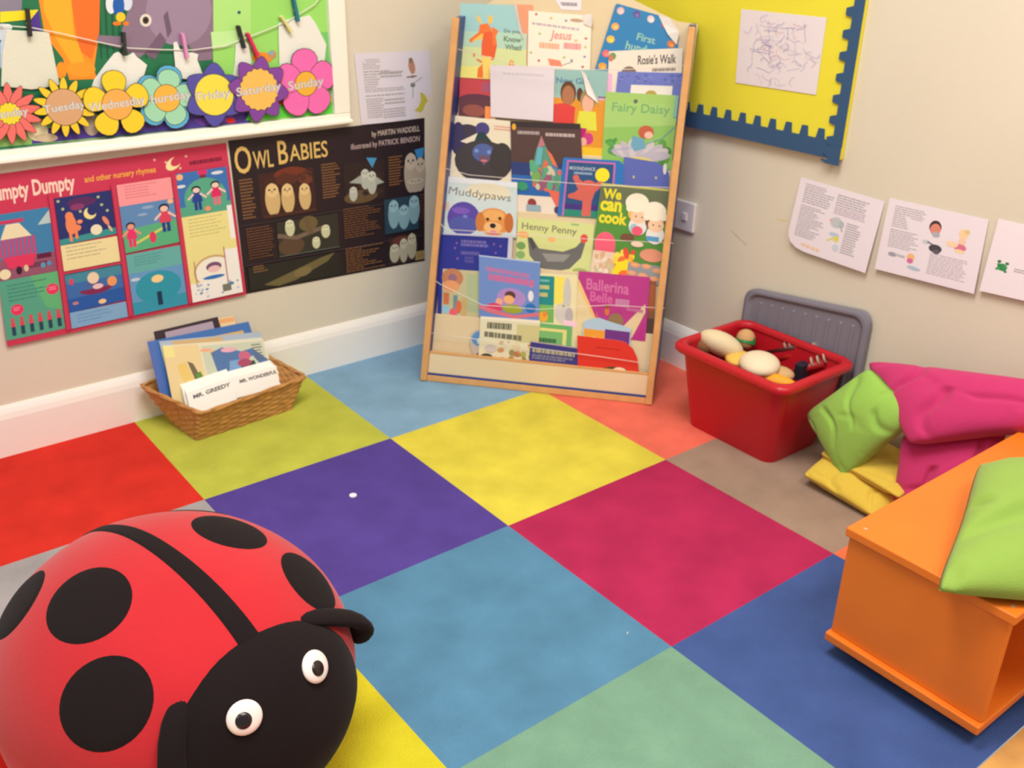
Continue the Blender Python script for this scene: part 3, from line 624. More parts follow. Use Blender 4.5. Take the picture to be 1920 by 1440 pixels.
# clear cords across each pocket
CORD = mat('clear_cord', (236, 226, 216), .3, .5)
for pts, dd in (([(858, 92), (985, 126), (1060, 131), (1180, 130), (1292, 122)], -.004), ([(836, 316), (880, 328), (975, 336), (1130, 348), (1270, 352)], -.002), ([(822, 414), (835, 430), (960, 438), (1100, 448), (1262, 456)], -.002),
                ([(806, 520), (826, 533), (905, 572), (1010, 580), (1140, 572), (1246, 578)], -.002), ([(797, 623), (880, 634), (1000, 652), (1120, 668), (1228, 684)], -.002)):
    q = [atS(x, y, dd-.002) for x, y in pts]
    mk('cord', *tube(q, 0.0009, 6), CORD, RK, smooth=True)

# ------------------------------------------------------------------ books on the rack
OFF = {}
def book(px, d, th, art, base, label, outline=None, name='picture_book', cover_side=None, group='picture books on the rack', flap=None, pages=True):
    tr = round(d); d = DT[tr]+(d-tr)*.7
    P = plane4(*[atS(x, y, d) for x, y in px], nn)
    O = P(.5, 1, 0)
    if outline is None:
        r = .012; outline = [(r, 0), (1-r, 0), (1, r), (1, 1-r), (1-r, 1), (r, 1), (0, 1-r), (0, r)]
    o = sheet(name, P, art, base, .0012, outline, side=cover_side or base, O=O)
    tag(o, label, 'book', group)
    if pages:
        cen = (sum(u for u, v in outline)/len(outline), sum(v for u, v in outline)/len(outline))
        ins = [(u+(cen[0]-u)*.02, v+(cen[1]-v)*.02) for u, v in outline]
        mk('pages', *prism([P(u, v, -.0013) for u, v in ins], [P(u, v, -th) for u, v in ins]), PAGE, o)
    if flap:
        a_, b_ = [], []
        L = [P(u, v, z) for u, v, z in flap]; L2 = [q-P.n*.0006 for q in L]
        mk('curled_corner', *prism(L, L2), mat('white_paper', (240, 234, 226), .6, .2), o)
    return o
# --- top tier
D6 = 6
a = Art(); a.rect(.0, .55, 1, 1, (214, 224, 160)); a.rect(.0, .8, 1, 1, (240, 232, 128)); a.rect(0, .35, 1, .55, (182, 216, 190)); a.rect(0, .95, 1, 1, (184, 70, 76))
OR = (240, 120, 50); YO = (246, 196, 84)
a.poly([(.30, .26), (.42, .24), (.48, .32), (.44, .40), (.36, .40), (.16, .50), (.14, .46), (.28, .36)], OR); a.poly([(.18, .475), (.32, .38), (.42, .36), (.40, .42), (.34, .44)], YO)
a.poly([(.24, .14), (.30, .17), (.33, .25), (.28, .23)], YO); a.poly([(.42, .24), (.43, .14), (.49, .15), (.48, .24)], YO)
a.poly([(.36, .36), (.52, .33), (.56, .52), (.52, .7), (.40, .72), (.33, .66), (.33, .5)], (232, 96, 46)); a.poly([(.48, .28), (.58, .33), (.54, .4), (.56, .5), (.50, .52)], OR); a.poly([(.34, .66), (.48, .66), (.46, .94), (.32, .94)], (246, 214, 110)); a.poly([(.28, .82), (.35, .76), (.36, .94), (.27, .94)], OR)
a.text('Do you', .66, .30, .90, .36, (110, 130, 106), .02, slope=.03); a.text('Know', .66, .39, .92, .46, (110, 134, 110), .03, slope=.03); a.text('What?', .68, .49, .93, .56, (120, 140, 110), .03, slope=.03)
a.ell(.78, .76, .04, .07, OR); a.ell(.78, .73, .02, .03, YO); a.ell(.3, .72, .05, .015, (226, 130, 80), .4); a.ell(.55, .78, .04, .014, (226, 110, 70), .2); a.ell(.22, .65, .015, .03, (226, 120, 80))
book([(863, 6), (989, 10), (986, 160), (861, 152)], D6-.006, .004, a, (160, 206, 206), 'pale blue book with an orange giraffe, top left of rack', outline=[(0, 0), (.84, 0), (1, .55), (1, 1), (0, 1)], flap=[(.80, .0, .001), (.85, .0, .008), (.90, .2, .010), (.96, .42, .006), (.95, .45, .002), (.88, .3, .002)])
book([(960, 8), (999, 9), (998, 150), (958, 150)], D6+.002, .003, None, (240, 158, 120), 'plain orange book edge behind the giraffe book')
a = Art(); a.lines(.06, .19, .80, .235, 1, (196, 176, 186), 0, .9, .06); a.text('Jesus', .34, .30, .68, .50, (240, 142, 130), .02, shear=.2); a.lines(.18, .53, .5, .64, 1, (244, 176, 140), .1, .9); a.lines(.56, .50, .86, .62, 1, (240, 150, 150), .1, .9)
for i, (x, y) in enumerate([(.12, .05), (.35, .1), (.58, .12), (.18, .38), (.9, .4), (.9, .55), (.9, .72), (.05, .72), (.18, .85), (.75, .45), (.7, .8), (.58, .76), (.88, .9)]): a.ell(x, y, .022, .022, [(200, 110, 110), (226, 190, 110), (150, 150, 190), (180, 196, 130)][i % 4])
a.poly([(.32, .80), (.52, .82), (.56, .92), (.36, .92)], (238, 140, 110)); a.line([(.56, .9), (.72, .82)], .012, (150, 150, 150)); a.ell(.74, .1, .1, .03, (196, 160, 130))
book([(991, 20), (1114, 30), (1106, 137), (989, 128)], D6-.004, .006, a, (244, 234, 214), 'cream book with pink title and curled yellow corner', outline=[(0, 0), (.82, 0), (.97, .2), (1, 1), (0, 1)], flap=[(.82, .0, .001), (.97, -.02, .012), (1.0, .12, .012), (.97, .2, .003), (.86, .16, .003)])
a = Art(); B1 = (44, 128, 184)
a.text('First', .42, .30, .68, .40, (150, 200, 180), .02); a.text('hundred', .30, .44, .78, .56, (150, 200, 180), .02); a.text('words', .26, .60, .62, .70, (150, 200, 180), .02)
for x, y, c in ((.10, .08, (226, 180, 180)), (.34, .07, (96, 80, 150)), (.56, .08, (226, 200, 200)), (.78, .10, (206, 70, 90)), (.09, .30, (240, 170, 90)), (.08, .48, (246, 190, 70)), (.08, .68, (226, 110, 110)), (.08, .86, (230, 160, 60)), (.90, .5, (190, 40, 90)), (.9, .34, (206, 120, 50))): a.ell(x, y, .055, .05, c); a.ell(x+.01, y+.01, .03, .025, tuple(min(255, q+30) for q in c))
book([(1155, 6), (1276, 40), (1262, 175), (1112, 140)], D6+.000, .005, a, B1, 'tilted blue word book with a border of little pictures', outline=[(.02, 0), (.66, 0), (.80, .05), (1, .32), (1, 1), (0, 1), (0, .02)], flap=[(.66, .0, .001), (.82, .0, .010), (1.0, .14, .012), (.98, .33, .003), (.84, .22, .006), (.74, .1, .002)])
a = Art(); a.text("Rosie's Walk", .40, .10, .92, .28, (70, 64, 62), .02); a.lines(.6, .36, .92, .42, 1, (140, 126, 120), 0, 1); a.ell(.28, .50, .12, .2, (132, 108, 92)); a.rect(.1, .50, .46, .72, (234, 224, 206)); a.ell(.05, .1, .05, .07, (120, 150, 90)); a.ell(.03, .14, .03, .06, (206, 120, 90))
book([(1142, 96), (1280, 90), (1276, 190), (1138, 194)], D6-.008, .003, a, (234, 224, 206), 'cream book with a brown hill shape, below the tilted blue word book')
a = Art(); a.rect(.22, .26, .84, 1, (238, 232, 220)); a.ell(.53, .55, .10, .14, (216, 150, 50)); a.ell(.53, .44, .085, .08, (190, 160, 70)); a.ell(.47, .6, .06, .1, (226, 110, 90)); a.rect(0, .5, .08, 1, (140, 170, 222)); a.blobs(.02, .02, .98, .24, 26, [(96, 104, 180), (124, 136, 206)], .02, 1.6, 2)
book([(1159, 134), (1284, 137), (1275, 232), (1148, 226)], 5.002, .004, a, (110, 122, 196), 'blue bordered book with a small orange bear in a white box')
# --- fifth tier
D5 = 5
a = Art(); a.rect(0, .0, 1, .42, (196, 70, 76)); a.rect(.6, .06, 1, .3, (168, 82, 112)); a.ell(.5, .52, .5, .16, (96, 52, 70)); a.rect(0, .5, 1, 1, (100, 56, 66)); a.ell(.4, .8, .3, .16, (150, 84, 74)); a.rect(.7, .66, .98, .98, (246, 148, 74)); a.rect(.86, .84, .99, .99, (250, 214, 170))
book([(862, 148), (932, 152), (930, 226), (860, 219)], D5-.002, .005, a, (196, 70, 76), 'dark red and purple book with an orange patch, left of the blank sheet')
a = Art(); a.lines(.2, .13, .85, .19, 1, (206, 198, 206), 0, .7, .03); a.line([(.12, .7), (.4, .5), (.8, .3)], .003, (206, 198, 202))
P = plane4(*[atS(x, y, DT[5]-.007) for x, y in ((919, 122), (1040, 125), (1037, 228), (920, 219))], nn, lambda u, v: .004*math.sin(3*u)*(1-v))
tag(sheet('loose_sheet', P, a, (226, 216, 222), .0006, nx=8), 'nearly blank white sheet standing in the rack below the giraffe book', 'paper')
a = Art(); a.rect(0, 0, 1, .3, (150, 190, 184)); a.text('New Girl', .05, .10, .66, .17, (80, 128, 160), .02); a.rect(0, .34, 1, .92, (226, 150, 40)); a.ell(.28, .28, .15, .14, (96, 62, 40)); a.ell(.28, .31, .12, .12, (176, 116, 78)); a.ell(.5, .29, .06, .08, (90, 54, 40)); a.poly([(.0, .42), (.2, .40), (.42, .44), (.4, .66), (.0, .68)], (222, 66, 60)); a.ell(.66, .35, .15, .13, (160, 140, 84)); a.ell(.66, .39, .11, .11, (236, 180, 150)); a.poly([(.5, .48), (.82, .48), (.86, .70), (.44, .70)], (222, 222, 70)); a.poly([(.4, .68), (.66, .68), (.6, .86), (.46, .9), (.36, .84)], (190, 28, 116)); a.ell(.7, .80, .1, .07, (206, 60, 130)); a.ell(.6, .84, .07, .05, (236, 180, 160)); a.rect(0, .9, 1, 1, (250, 196, 40))
book([(1038, 128), (1140, 133), (1129, 294), (1038, 286)], D5-.003, .004, a, (158, 196, 190), 'yellow book with two children hugging, under the cream pink titled book', outline=[(0, 0), (.50, 0), (.98, .42), (1, 1), (0, 1)], flap=[(.50, .0, .001), (.60, .05, .008), (.92, .42, .006), (.86, .38, .002), (.64, .28, .007), (.58, .14, .006)])
a = Art(); a.ell(.5, .3, .05, .04, (206, 110, 160)); a.ell(.8, .6, .06, .05, (216, 100, 160))
book([(1092, 135), (1148, 138), (1144, 240), (1090, 236)], D5+.004, .003, a, (240, 184, 220), 'plain pink book behind the two children book')
a = Art(); a.rect(0, 0, 1, .12, (164, 204, 108)); a.text('Fairy Daisy', .10, .14, .90, .30, (120, 174, 110), .015); a.ell(.42, .11, .03, .03, (100, 110, 96)); a.ell(.12, .55, .05, .03, (130, 150, 110)); a.poly([(.0, .5), (1, .4), (1, 1), (0, 1)], (144, 194, 96)); a.blobs(.0, .62, .3, .9, 14, [(96, 164, 78), (80, 150, 70)], .05, 1, 3); a.blobs(.78, .6, 1, .98, 12, [(100, 160, 72), (80, 140, 60)], .05, 1, 5)
for an in range(-4, 5): a.ell(.55+.2*math.sin(an*.42), .84-.0*abs(an), .07, .22, (206, 196, 200) if an % 2 else (190, 182, 192), an*.36)
a.ell(.55, .93, .2, .06, (226, 208, 110)); a.poly([(.42, .58), (.58, .62), (.62, .74), (.46, .80), (.40, .72)], (110, 166, 190)); a.ell(.60, .52, .11, .09, (196, 96, 66)); a.ell(.64, .56, .06, .05, (240, 190, 166)); a.line([(.62, .68), (.82, .60), (.99, .42)], .012, (100, 160, 170)); a.line([(.1, .82), (.45, .74)], .01, (150, 170, 206)); a.rect(.95, .0, 1, .30, (134, 190, 170))
book([(1136, 172), (1273, 179), (1258, 318), (1128, 305)], D5-.008, .004, a, (166, 206, 116), 'green book with a red haired fairy on a daisy')
# --- fourth tier
D4 = 4
a = Art(); a.rect(0, 0, 1, .05, (236, 226, 200)); a.ell(.30, .28, .2, .17, (66, 56, 74)); a.ell(.16, .34, .1, .25, (60, 54, 92)); a.ell(.5, .16, .10, .1, (74, 68, 130)); a.poly([(.20, .38), (.45, .22), (.62, .40), (.60, .48)], (232, 222, 200)); a.poly([(.38, .42), (.44, .22), (.52, .2), (.72, .42)], (40, 66, 70)); a.ell(.55, .66, .42, .33, (66, 60, 64)); a.ell(.54, .52, .16, .14, (84, 100, 160)); a.poly([(.46, .56), (.66, .56), (.56, .72)], (110, 84, 104)); a.ell(.56, .64, .05, .02, (206, 120, 120)); a.ell(.8, .6, .16, .26, (62, 56, 56)); a.lines(.66, .09, .95, .17, 2, (222, 150, 130), 0, .5)
a.ell(.44, .5, .03, .03, (120, 150, 210)); a.ell(.62, .5, .03, .03, (120, 150, 210))
book([(839, 215), (974, 229), (960, 350), (834, 338)], D4+.001, .004, a, (232, 222, 196), 'cream book with a big dark blue cat like animal in a pointed hat')
a = Art(); a.rect(0, 0, 1, .06, (54, 42, 44)); a.lines(.10, .10, .42, .135, 1, (176, 160, 156), 0, 1); a.lines(.50, .11, .92, .145, 1, (186, 170, 164), 0, 1); a.ell(.05, .06, .03, .035, (226, 170, 50)); a.rect(0, .44, 1, .58, (44, 62, 118)); a.rect(0, .58, 1, .82, (44, 104, 176)); a.rect(0, .80, 1, 1, (236, 222, 206))
a.poly([(.44, .14), (.50, .26), (.62, .46), (.84, .72), (.7, .95), (.6, .86), (.52, .70), (.3, .66), (.3, .48), (.36, .30)], (92, 150, 128)); a.blobs(.24, .40, .84, .76, 42, [(222, 110, 84), (90, 170, 130), (86, 130, 176), (206, 196, 170), (150, 90, 120), (120, 170, 90)], .055, 1, 11); a.poly([(.44, .14), (.49, .24), (.42, .27), (.38, .28)], (190, 120, 130)); a.poly([(.50, .28), (.58, .34), (.66, .48), (.58, .44)], (226, 120, 76)); a.poly([(.38, .27), (.46, .27), (.42, .46), (.34, .46)], (100, 180, 190))
a.poly([(.5, .72), (.66, .74), (.74, .92), (.62, .92)], (232, 110, 86)); a.ell(.62, .94, .04, .04, (80, 60, 110)); a.ell(.28, .88, .06, .05, (150, 60, 60)); a.rect(.2, .90, .40, .97, (150, 176, 190)); a.ell(.15, .7, .08, .05, (60, 150, 110))
book([(957, 227), (1088, 232), (1098, 408), (960, 398)], D4-.004, .005, a, (84, 62, 58), 'dark book with a colourful pointed tower over blue sea')
a = Art(); a.rect(.07, .04, .86, 1, (196, 110, 176)); a.rect(.10, .07, .83, 1, (44, 84, 132)); a.rect(.10, .78, .83, .98, (70, 52, 130)); a.rect(.10, .88, .83, 1.0, (46, 140, 120)); a.ell(.66, .26, .115, .12, (246, 228, 40)); a.text('MOONDANCE', .12, .14, .54, .20, (186, 196, 206), .02); a.lines(.2, .23, .5, .27, 1, (150, 170, 196), 0, 1)
RD = (214, 104, 92); a.ell(.45, .45, .12, .09, RD); a.poly([(.36, .40), (.24, .30), (.20, .36), (.30, .54), (.38, .56)], RD); a.ell(.24, .33, .05, .05, RD); a.poly([(.5, .42), (.66, .36), (.70, .42), (.52, .60)], RD); a.poly([(.30, .52), (.58, .50), (.52, .72), (.52, .98), (.38, .98), (.38, .72), (.14, .68), (.14, .62), (.24, .58)], RD)
book([(1056, 295), (1171, 302), (1164, 412), (1045, 404)], D4-.011, .004, a, (46, 116, 190), 'blue bordered book with a red dancing monster and yellow moon', outline=[(.02, 0), (.92, 0), (1, .08), (1, 1), (0, 1), (0, .03)])
a = Art(); [a.star(x, y, .035, (206, 200, 110), 1) for x, y in ((.24, .32), (.72, .28), (.2, .78), (.8, .6), (.45, .55))]; a.ell(.66, .72, .1, .06, (40, 42, 70)); a.ell(.9, .1, .04, .1, (226, 222, 222))
book([(1170, 294), (1256, 308), (1250, 410), (1163, 402)], D4-.009, .004, a, (92, 104, 180), 'violet blue book with small yellow stars', outline=[(0, 0), (.72, .0), (.95, .1), (1, .2), (1, 1), (0, 1)])
# --- third tier
D3 = 3
a = Art(); a.rect(0, 0, 1, .10, (226, 232, 236)); a.ell(.62, .2, .3, .14, (230, 224, 196)); a.text('Muddypaws', .08, .17, .92, .35, (128, 124, 114), .0, slope=.06, shear=.1); a.rect(.0, .45, .1, .6, (222, 196, 170)); a.ell(.30, .72, .22, .30, (92, 74, 170)); a.ell(.30, .84, .20, .16, (84, 92, 170)); a.ell(.26, .58, .12, .06, (126, 92, 190)); a.ell(.32, .68, .03, .03, (120, 130, 206))
a.ell(.70, .74, .22, .25, (226, 150, 78)); a.ell(.52, .76, .06, .18, (206, 128, 60)); a.ell(.90, .74, .06, .18, (196, 112, 54)); a.ell(.70, .62, .14, .1, (238, 176, 104)); a.ell(.69, .84, .12, .1, (240, 190, 130)); a.ell(.62, .70, .022, .03, (70, 44, 34)); a.ell(.78, .67, .022, .03, (70, 44, 34)); a.ell(.69, .81, .04, .045, (36, 30, 34)); a.ell(.7, .93, .05, .035, (226, 120, 150))
book([(831, 330), (970, 342), (968, 446), (826, 436)], D3-.004, .006, a, (206, 222, 222), 'pale blue book with a golden puppy and purple ball')
a = Art(); a.text('Henny Penny', .06, .08, .78, .24, (128, 124, 104), .01, slope=.02); a.poly([(.14, .34), (.20, .34), (.30, .52), (.62, .54), (.78, .44), (.86, .30), (.90, .36), (.86, .62), (.72, .84), (.50, .92), (.32, .86), (.18, .66)], (112, 112, 110)); a.poly([(.14, .34), (.2, .34), (.26, .5), (.22, .56)], (80, 80, 82)); a.poly([(.34, .60), (.72, .58), (.64, .72), (.42, .74)], (150, 150, 146)); a.ell(.88, .27, .05, .08, (222, 84, 76)); a.ell(.08, .30, .08, .06, (242, 178, 110)); a.ell(.46, .34, .05, .05, (244, 190, 120)); a.ell(.06, .50, .06, .07, (120, 166, 96)); a.ell(.06, .66, .06, .07, (140, 180, 110)); a.ell(.86, .86, .1, .05, (170, 186, 110)); a.rect(0, .93, .5, .985, (238, 190, 130)); a.rect(.7, .02, .8, .05, (150, 190, 130))
book([(971, 407), (1115, 421), (1106, 524), (966, 512)], D3-.002, .005, a, (216, 224, 150), 'pale yellow green book with a large grey hen')
a = Art(); a.rect(0, 0, 1, .02, (206, 200, 96)); a.rect(0, .02, 1, .2, (106, 116, 84)); a.text('We', .05, .05, .32, .16, (238, 226, 50), .04); a.text('can', .03, .18, .34, .29, (238, 226, 50), .04); a.text('cook', .03, .29, .44, .42, (238, 226, 50), .04)
a.ell(.10, .66, .01, .01, (240, 90, 120)); a.ell(.16, .64, .15, .13, (244, 100, 128)); a.rect(.02, .66, .31, .78, (244, 100, 128)); a.rect(.0, .72, .34, 1, (234, 210, 186)); a.blobs(.02, .72, .35, .98, 24, [(240, 226, 206), (226, 196, 160), (222, 180, 140), (206, 196, 150)], .05, .8, 4)
a.blobs(.28, .64, .66, .98, 30, [(246, 214, 50), (240, 120, 60), (236, 84, 60), (250, 190, 60), (246, 226, 90)], .06, .8, 6); a.poly([(.3, .96), (.36, .82), (.5, .78), (.66, .88), (.62, .96)], (246, 226, 40)); a.ell(.5, .94, .1, .05, (246, 120, 50)); a.ell(.84, .70, .17, .07, (230, 156, 126)); a.rect(.52, .80, 1, 1, (150, 156, 160))
for x, y in ((.62, .82), (.78, .82), (.94, .85), (.58, .91), (.74, .92), (.90, .94)): a.ell(x, y, .07, .026, (240, 160, 110)); a.ell(x, y-.004, .04, .013, (226, 180, 140))
def cook(x, y, hair, s_=1):
    a.ell(x+.02, y+.33*s_, .13, .10, (234, 232, 226)); a.ell(x, y+.20*s_, .14, .09, hair); a.ell(x+.02, y+.23*s_, .115, .075, (246, 206, 170)); a.ell(x-.02, y+.09*s_, .17, .10, (250, 240, 214)); a.ell(x-.12, y+.15*s_, .05, .04, (250, 240, 214)); a.ell(x+.12, y+.14*s_, .05, .04, (250, 240, 214))
    a.ell(x-.02, y+.23*s_, .012, .008, (60, 40, 40)); a.ell(x+.07, y+.235*s_, .012, .008, (60, 40, 40))
cook(.58, .08, (232, 190, 90)); a.ell(.55, .44, .06, .05, (150, 206, 216)); a.ell(.60, .46, .08, .05, (236, 92, 120)); a.ell(.47, .54, .1, .04, (120, 80, 60)); cook(.84, .15, (120, 72, 50)); a.rect(.74, .50, .92, .55, (90, 160, 206)); a.ell(.62, .60, .09, .03, (240, 214, 190))
book([(1127, 343), (1255, 355), (1238, 535), (1106, 516)], D3-.009, .008, a, (88, 148, 62), 'tall green cookery book with two small cooks in white hats')
# --- second tier
D2 = 2
a = Art(); a.rect(.94, 0, 1, 1, (206, 206, 216)); a.rect(0, 0, 1, .02, (206, 206, 220)); a.lines(.30, .07, .68, .15, 2, (116, 108, 180), .3, .8); a.lines(.30, .20, .62, .24, 1, (100, 94, 170), .2, 1); a.lines(.36, .26, .5, .34, 2, (90, 84, 164), .3, .8); [a.star(x, y, .02, (150, 100, 170)) for x, y in ((.24, .11), (.22, .17), (.26, .29), (.75, .1), (.84, .12), (.78, .2))]
a.rect(.06, .42, .95, .985, (196, 190, 150)); a.ell(.2, .52, .15, .11, (196, 130, 96)); a.ell(.2, .52, .06, .05, (150, 110, 130)); a.ell(.18, .62, .12, .07, (230, 160, 110)); a.rect(.4, .46, .95, .9, (176, 190, 150)); a.rect(.08, .70, .16, .84, (206, 120, 76)); a.rect(.22, .72, .28, .96, (110, 150, 160)); a.ell(.12, .9, .06, .05, (150, 200, 220)); a.ell(.22, .93, .05, .05, (236, 96, 110)); a.ell(.3, .86, .04, .08, (226, 110, 70)); a.rect(.34, .74, .42, .96, (200, 176, 120))
book([(824, 436), (962, 443), (952, 606), (820, 594)], D2+.001, .005, a, (46, 54, 148), 'navy blue book with stars above a brown bear picture')
a = Art(); a.rect(0, 0, 1, .02, (190, 206, 232)); a.lines(.12, .17, .84, .24, 1, (190, 120, 170), .05, 1, .07); a.lines(.16, .28, .92, .38, 1, (206, 110, 160), .02, 1, .05); a.ell(.54, .64, .24, .16, (176, 140, 206)); a.ell(.52, .60, .09, .07, (96, 60, 56)); a.ell(.50, .67, .09, .07, (240, 180, 120)); a.ell(.34, .72, .06, .06, (240, 170, 150)); a.ell(.26, .82, .14, .07, (214, 60, 110)); a.ell(.56, .82, .17, .075, (160, 170, 50)); a.poly([(.0, .80), (.2, .84), (.6, .92), (1, .84), (1, .90), (.6, .98), (.2, .92), (0, .86)], (222, 120, 140)); a.ell(.86, .58, .045, .09, (236, 232, 240)); a.ell(.86, .78, .09, .08, (40, 116, 190)); a.ell(.86, .42, .03, .02, (196, 130, 180))
book([(898, 478), (1013, 491), (1010, 604), (898, 594)], D2-.011, .006, a, (112, 144, 208), 'sky blue book with two people resting on a carpet')
a = Art(); a.rrect(.0, .05, .42, .62, (36, 142, 140), .03); a.lines(.06, .12, .3, .17, 1, (130, 196, 190), 0, .8); a.lines(.02, .23, .30, .31, 1, (206, 204, 130), 0, 1); a.lines(.02, .38, .26, .46, 1, (214, 200, 124), 0, 1); a.rect(.0, .62, .42, .97, (120, 186, 96)); a.ell(.16, .86, .12, .1, (246, 180, 60)); a.ell(.2, .80, .06, .06, (240, 140, 60)); a.rect(.42, .05, .68, .6, (244, 230, 100)); a.ell(.74, .4, .1, .34, (206, 202, 196)); a.ell(.62, .76, .18, .2, (214, 210, 206)); a.ell(.8, .8, .1, .16, (190, 182, 190)); a.ell(.66, .62, .04, .03, (180, 180, 110))
book([(1008, 512), (1084, 516), (1082, 612), (1006, 606)], D2-.003, .005, a, (236, 228, 180), 'teal and yellow book with a pale ghostly figure')
a = Art(); a.poly([(.10, 1), (.0, .5), (.0, .0), (.96, .02), (.97, .5), (.56, .98), (.34, .93)], (186, 60, 140)); a.poly([(.0, .12), (.16, .55), (.30, .86), (.34, .93), (.34, 1), (0, 1)], (232, 214, 168)); a.poly([(.0, .12), (.04, .2), (.34, .86), (.31, .88), (0, .25)], (240, 200, 130)); a.poly([(.96, .42), (.97, .55), (.80, .98), (.66, .98), (.66, .82)], (228, 206, 164)); a.poly([(.97, .7), (.97, 1), (.82, 1)], (184, 50, 140))
a.text('Ballerina', .12, .10, .72, .28, (216, 118, 172), .02, slope=.04); a.text('Belle', .18, .30, .50, .46, (216, 110, 170), .02, slope=.04); a.lines(.54, .38, .74, .5, 1, (200, 140, 180), 0, 1); a.lines(.7, .5, .94, .55, 1, (196, 110, 160), 0, 1, .05)
a.ell(.56, .74, .11, .13, (150, 120, 84)); a.ell(.43, .60, .035, .06, (222, 120, 70)); a.ell(.43, .52, .03, .04, (150, 90, 50)); a.poly([(.28, .6), (.32, .72), (.44, .78), (.48, .86), (.38, .84), (.28, .72)], (226, 96, 120))
book([(1085, 508), (1219, 520), (1210, 640), (1080, 624)], D2-.008, .006, a, (186, 60, 140), 'magenta book with a dancer, cream wedge below the title')
a = Art(); a.rect(.8, .1, 1, .5, (176, 100, 60)); a.rect(.8, .62, 1, 1, (96, 70, 66))
book([(1150, 514), (1231, 522), (1224, 644), (1146, 634)], D2+.002, .004, a, (146, 96, 70), 'brown book showing only its edge right of the magenta book')
# --- bottom tier
D1 = 1
a = Art(); a.rect(0, 0, 1, .05, (240, 232, 214)); a.rect(.62, .10, 1, .44, (206, 200, 146)); a.lines(.12, .10, .54, .22, 1, (110, 110, 90), 0, 1); a.lines(.08, .28, .72, .38, 1, (116, 116, 94), 0, 1, .05); a.blobs(.3, .38, .98, .98, 34, [(206, 150, 100), (222, 206, 170), (176, 170, 90), (226, 214, 190), (150, 140, 90), (206, 110, 80)], .06, 1, 8); a.ell(.14, .76, .1, .06, (70, 72, 66)); a.ell(.2, .6, .1, .08, (206, 196, 190)); a.rect(.0, .88, .9, 1, (176, 186, 96))
book([(901, 593), (1013, 601), (1006, 700), (896, 690)], D1-.004, .005, a, (226, 220, 190), 'cream farm animal book, bottom left of the rack')
a = Art(); a.ell(.42, .25, .3, .2, (92, 146, 200)); a.ell(.5, .32, .16, .1, (206, 220, 232)); a.ell(.55, .75, .3, .14, (160, 110, 90))
book([(878, 620), (924, 614), (922, 688), (882, 684)], D1+.003, .003, a, (196, 186, 172), 'small book with blue oval peeking out left of the farm book', outline=[(.1, .1), (.3, 0), (1, 0), (1, 1), (.3, 1), (.0, .4)])
a = Art(); a.rect(.0, .0, .96, .96, (110, 180, 112)); a.rect(.0, .1, .86, 1, (226, 220, 140)); a.rect(.0, .17, .76, 1, (122, 186, 116)); a.lines(.06, .34, .60, .44, 1, (50, 100, 64), 0, 1)
book([(1004, 605), (1073, 612), (1068, 690), (1000, 684)], D1+.001, .004, a, (120, 180, 116), 'green book with a yellow inner frame, above the navy book')
a = Art(); a.rrect(.0, .0, .98, .12, (250, 206, 226), .01)
book([(1056, 600), (1098, 605), (1094, 696), (1052, 690)], D1+.007, .003, a, (226, 220, 170), 'pale yellow book with a bright pink top band')
a = Art(); a.lines(.05, .22, .95, .36, 1, (180, 176, 150), .1, .8); a.lines(.05, .38, .9, .55, 2, (120, 122, 150), .2, .8); a.rect(.0, .0, 1, .03, (196, 176, 180)); a.ell(.45, .95, .2, .12, (226, 150, 96)); a.ell(.15, .66, .12, .06, (96, 130, 190)); a.ell(.85, .75, .12, .08, (84, 120, 180))
book([(995, 639), (1086, 652), (1082, 708), (990, 700)], D1-.010, .005, a, (60, 58, 132), 'navy book low in the bottom pocket')
a = Art(); a.rect(.02, .18, .46, 1, (234, 160, 56)); a.ell(.24, .55, .12, .2, (240, 206, 150)); a.ell(.24, .55, .06, .1, (246, 180, 50)); a.rect(.46, .14, .98, 1, (112, 52, 136)); a.lines(.55, .5, .85, .65, 1, (150, 90, 170), 0, .5)
P = None
book([(1094, 601), (1184, 612), (1178, 690), (1090, 680)], D1-.004, .004, a, (176, 204, 226), 'pale blue edged book with orange and purple halves', outline=[(0, .03), (.15, -.06), (.32, -.11), (.55, -.05), (.8, .0), (1, .06), (1, 1), (0, 1)])
a = Art(); a.ell(.62, .84, .26, .16, (60, 76, 44)); a.ell(.56, .95, .2, .1, (190, 130, 50)); a.ell(.68, .88, .15, .2, (238, 222, 190)); a.ell(.84, .94, .08, .09, (240, 170, 60)); a.ell(.63, .86, .02, .02, (40, 30, 30)); a.ell(.73, .86, .02, .02, (40, 30, 30)); a.ell(.68, .93, .04, .025, (60, 40, 40)); a.lines(.3, .22, .7, .28, 1, (190, 40, 36), .1, .6)
book([(1082, 629), (1198, 643), (1200, 716), (1084, 704)], D1-.013, .007, a, (218, 54, 42), 'red book with a small puppy face, bottom right of the rack', outline=[(0, 0), (.70, .0), (.80, .04), (.90, .16), (.97, .4), (1, 1), (0, 1)])

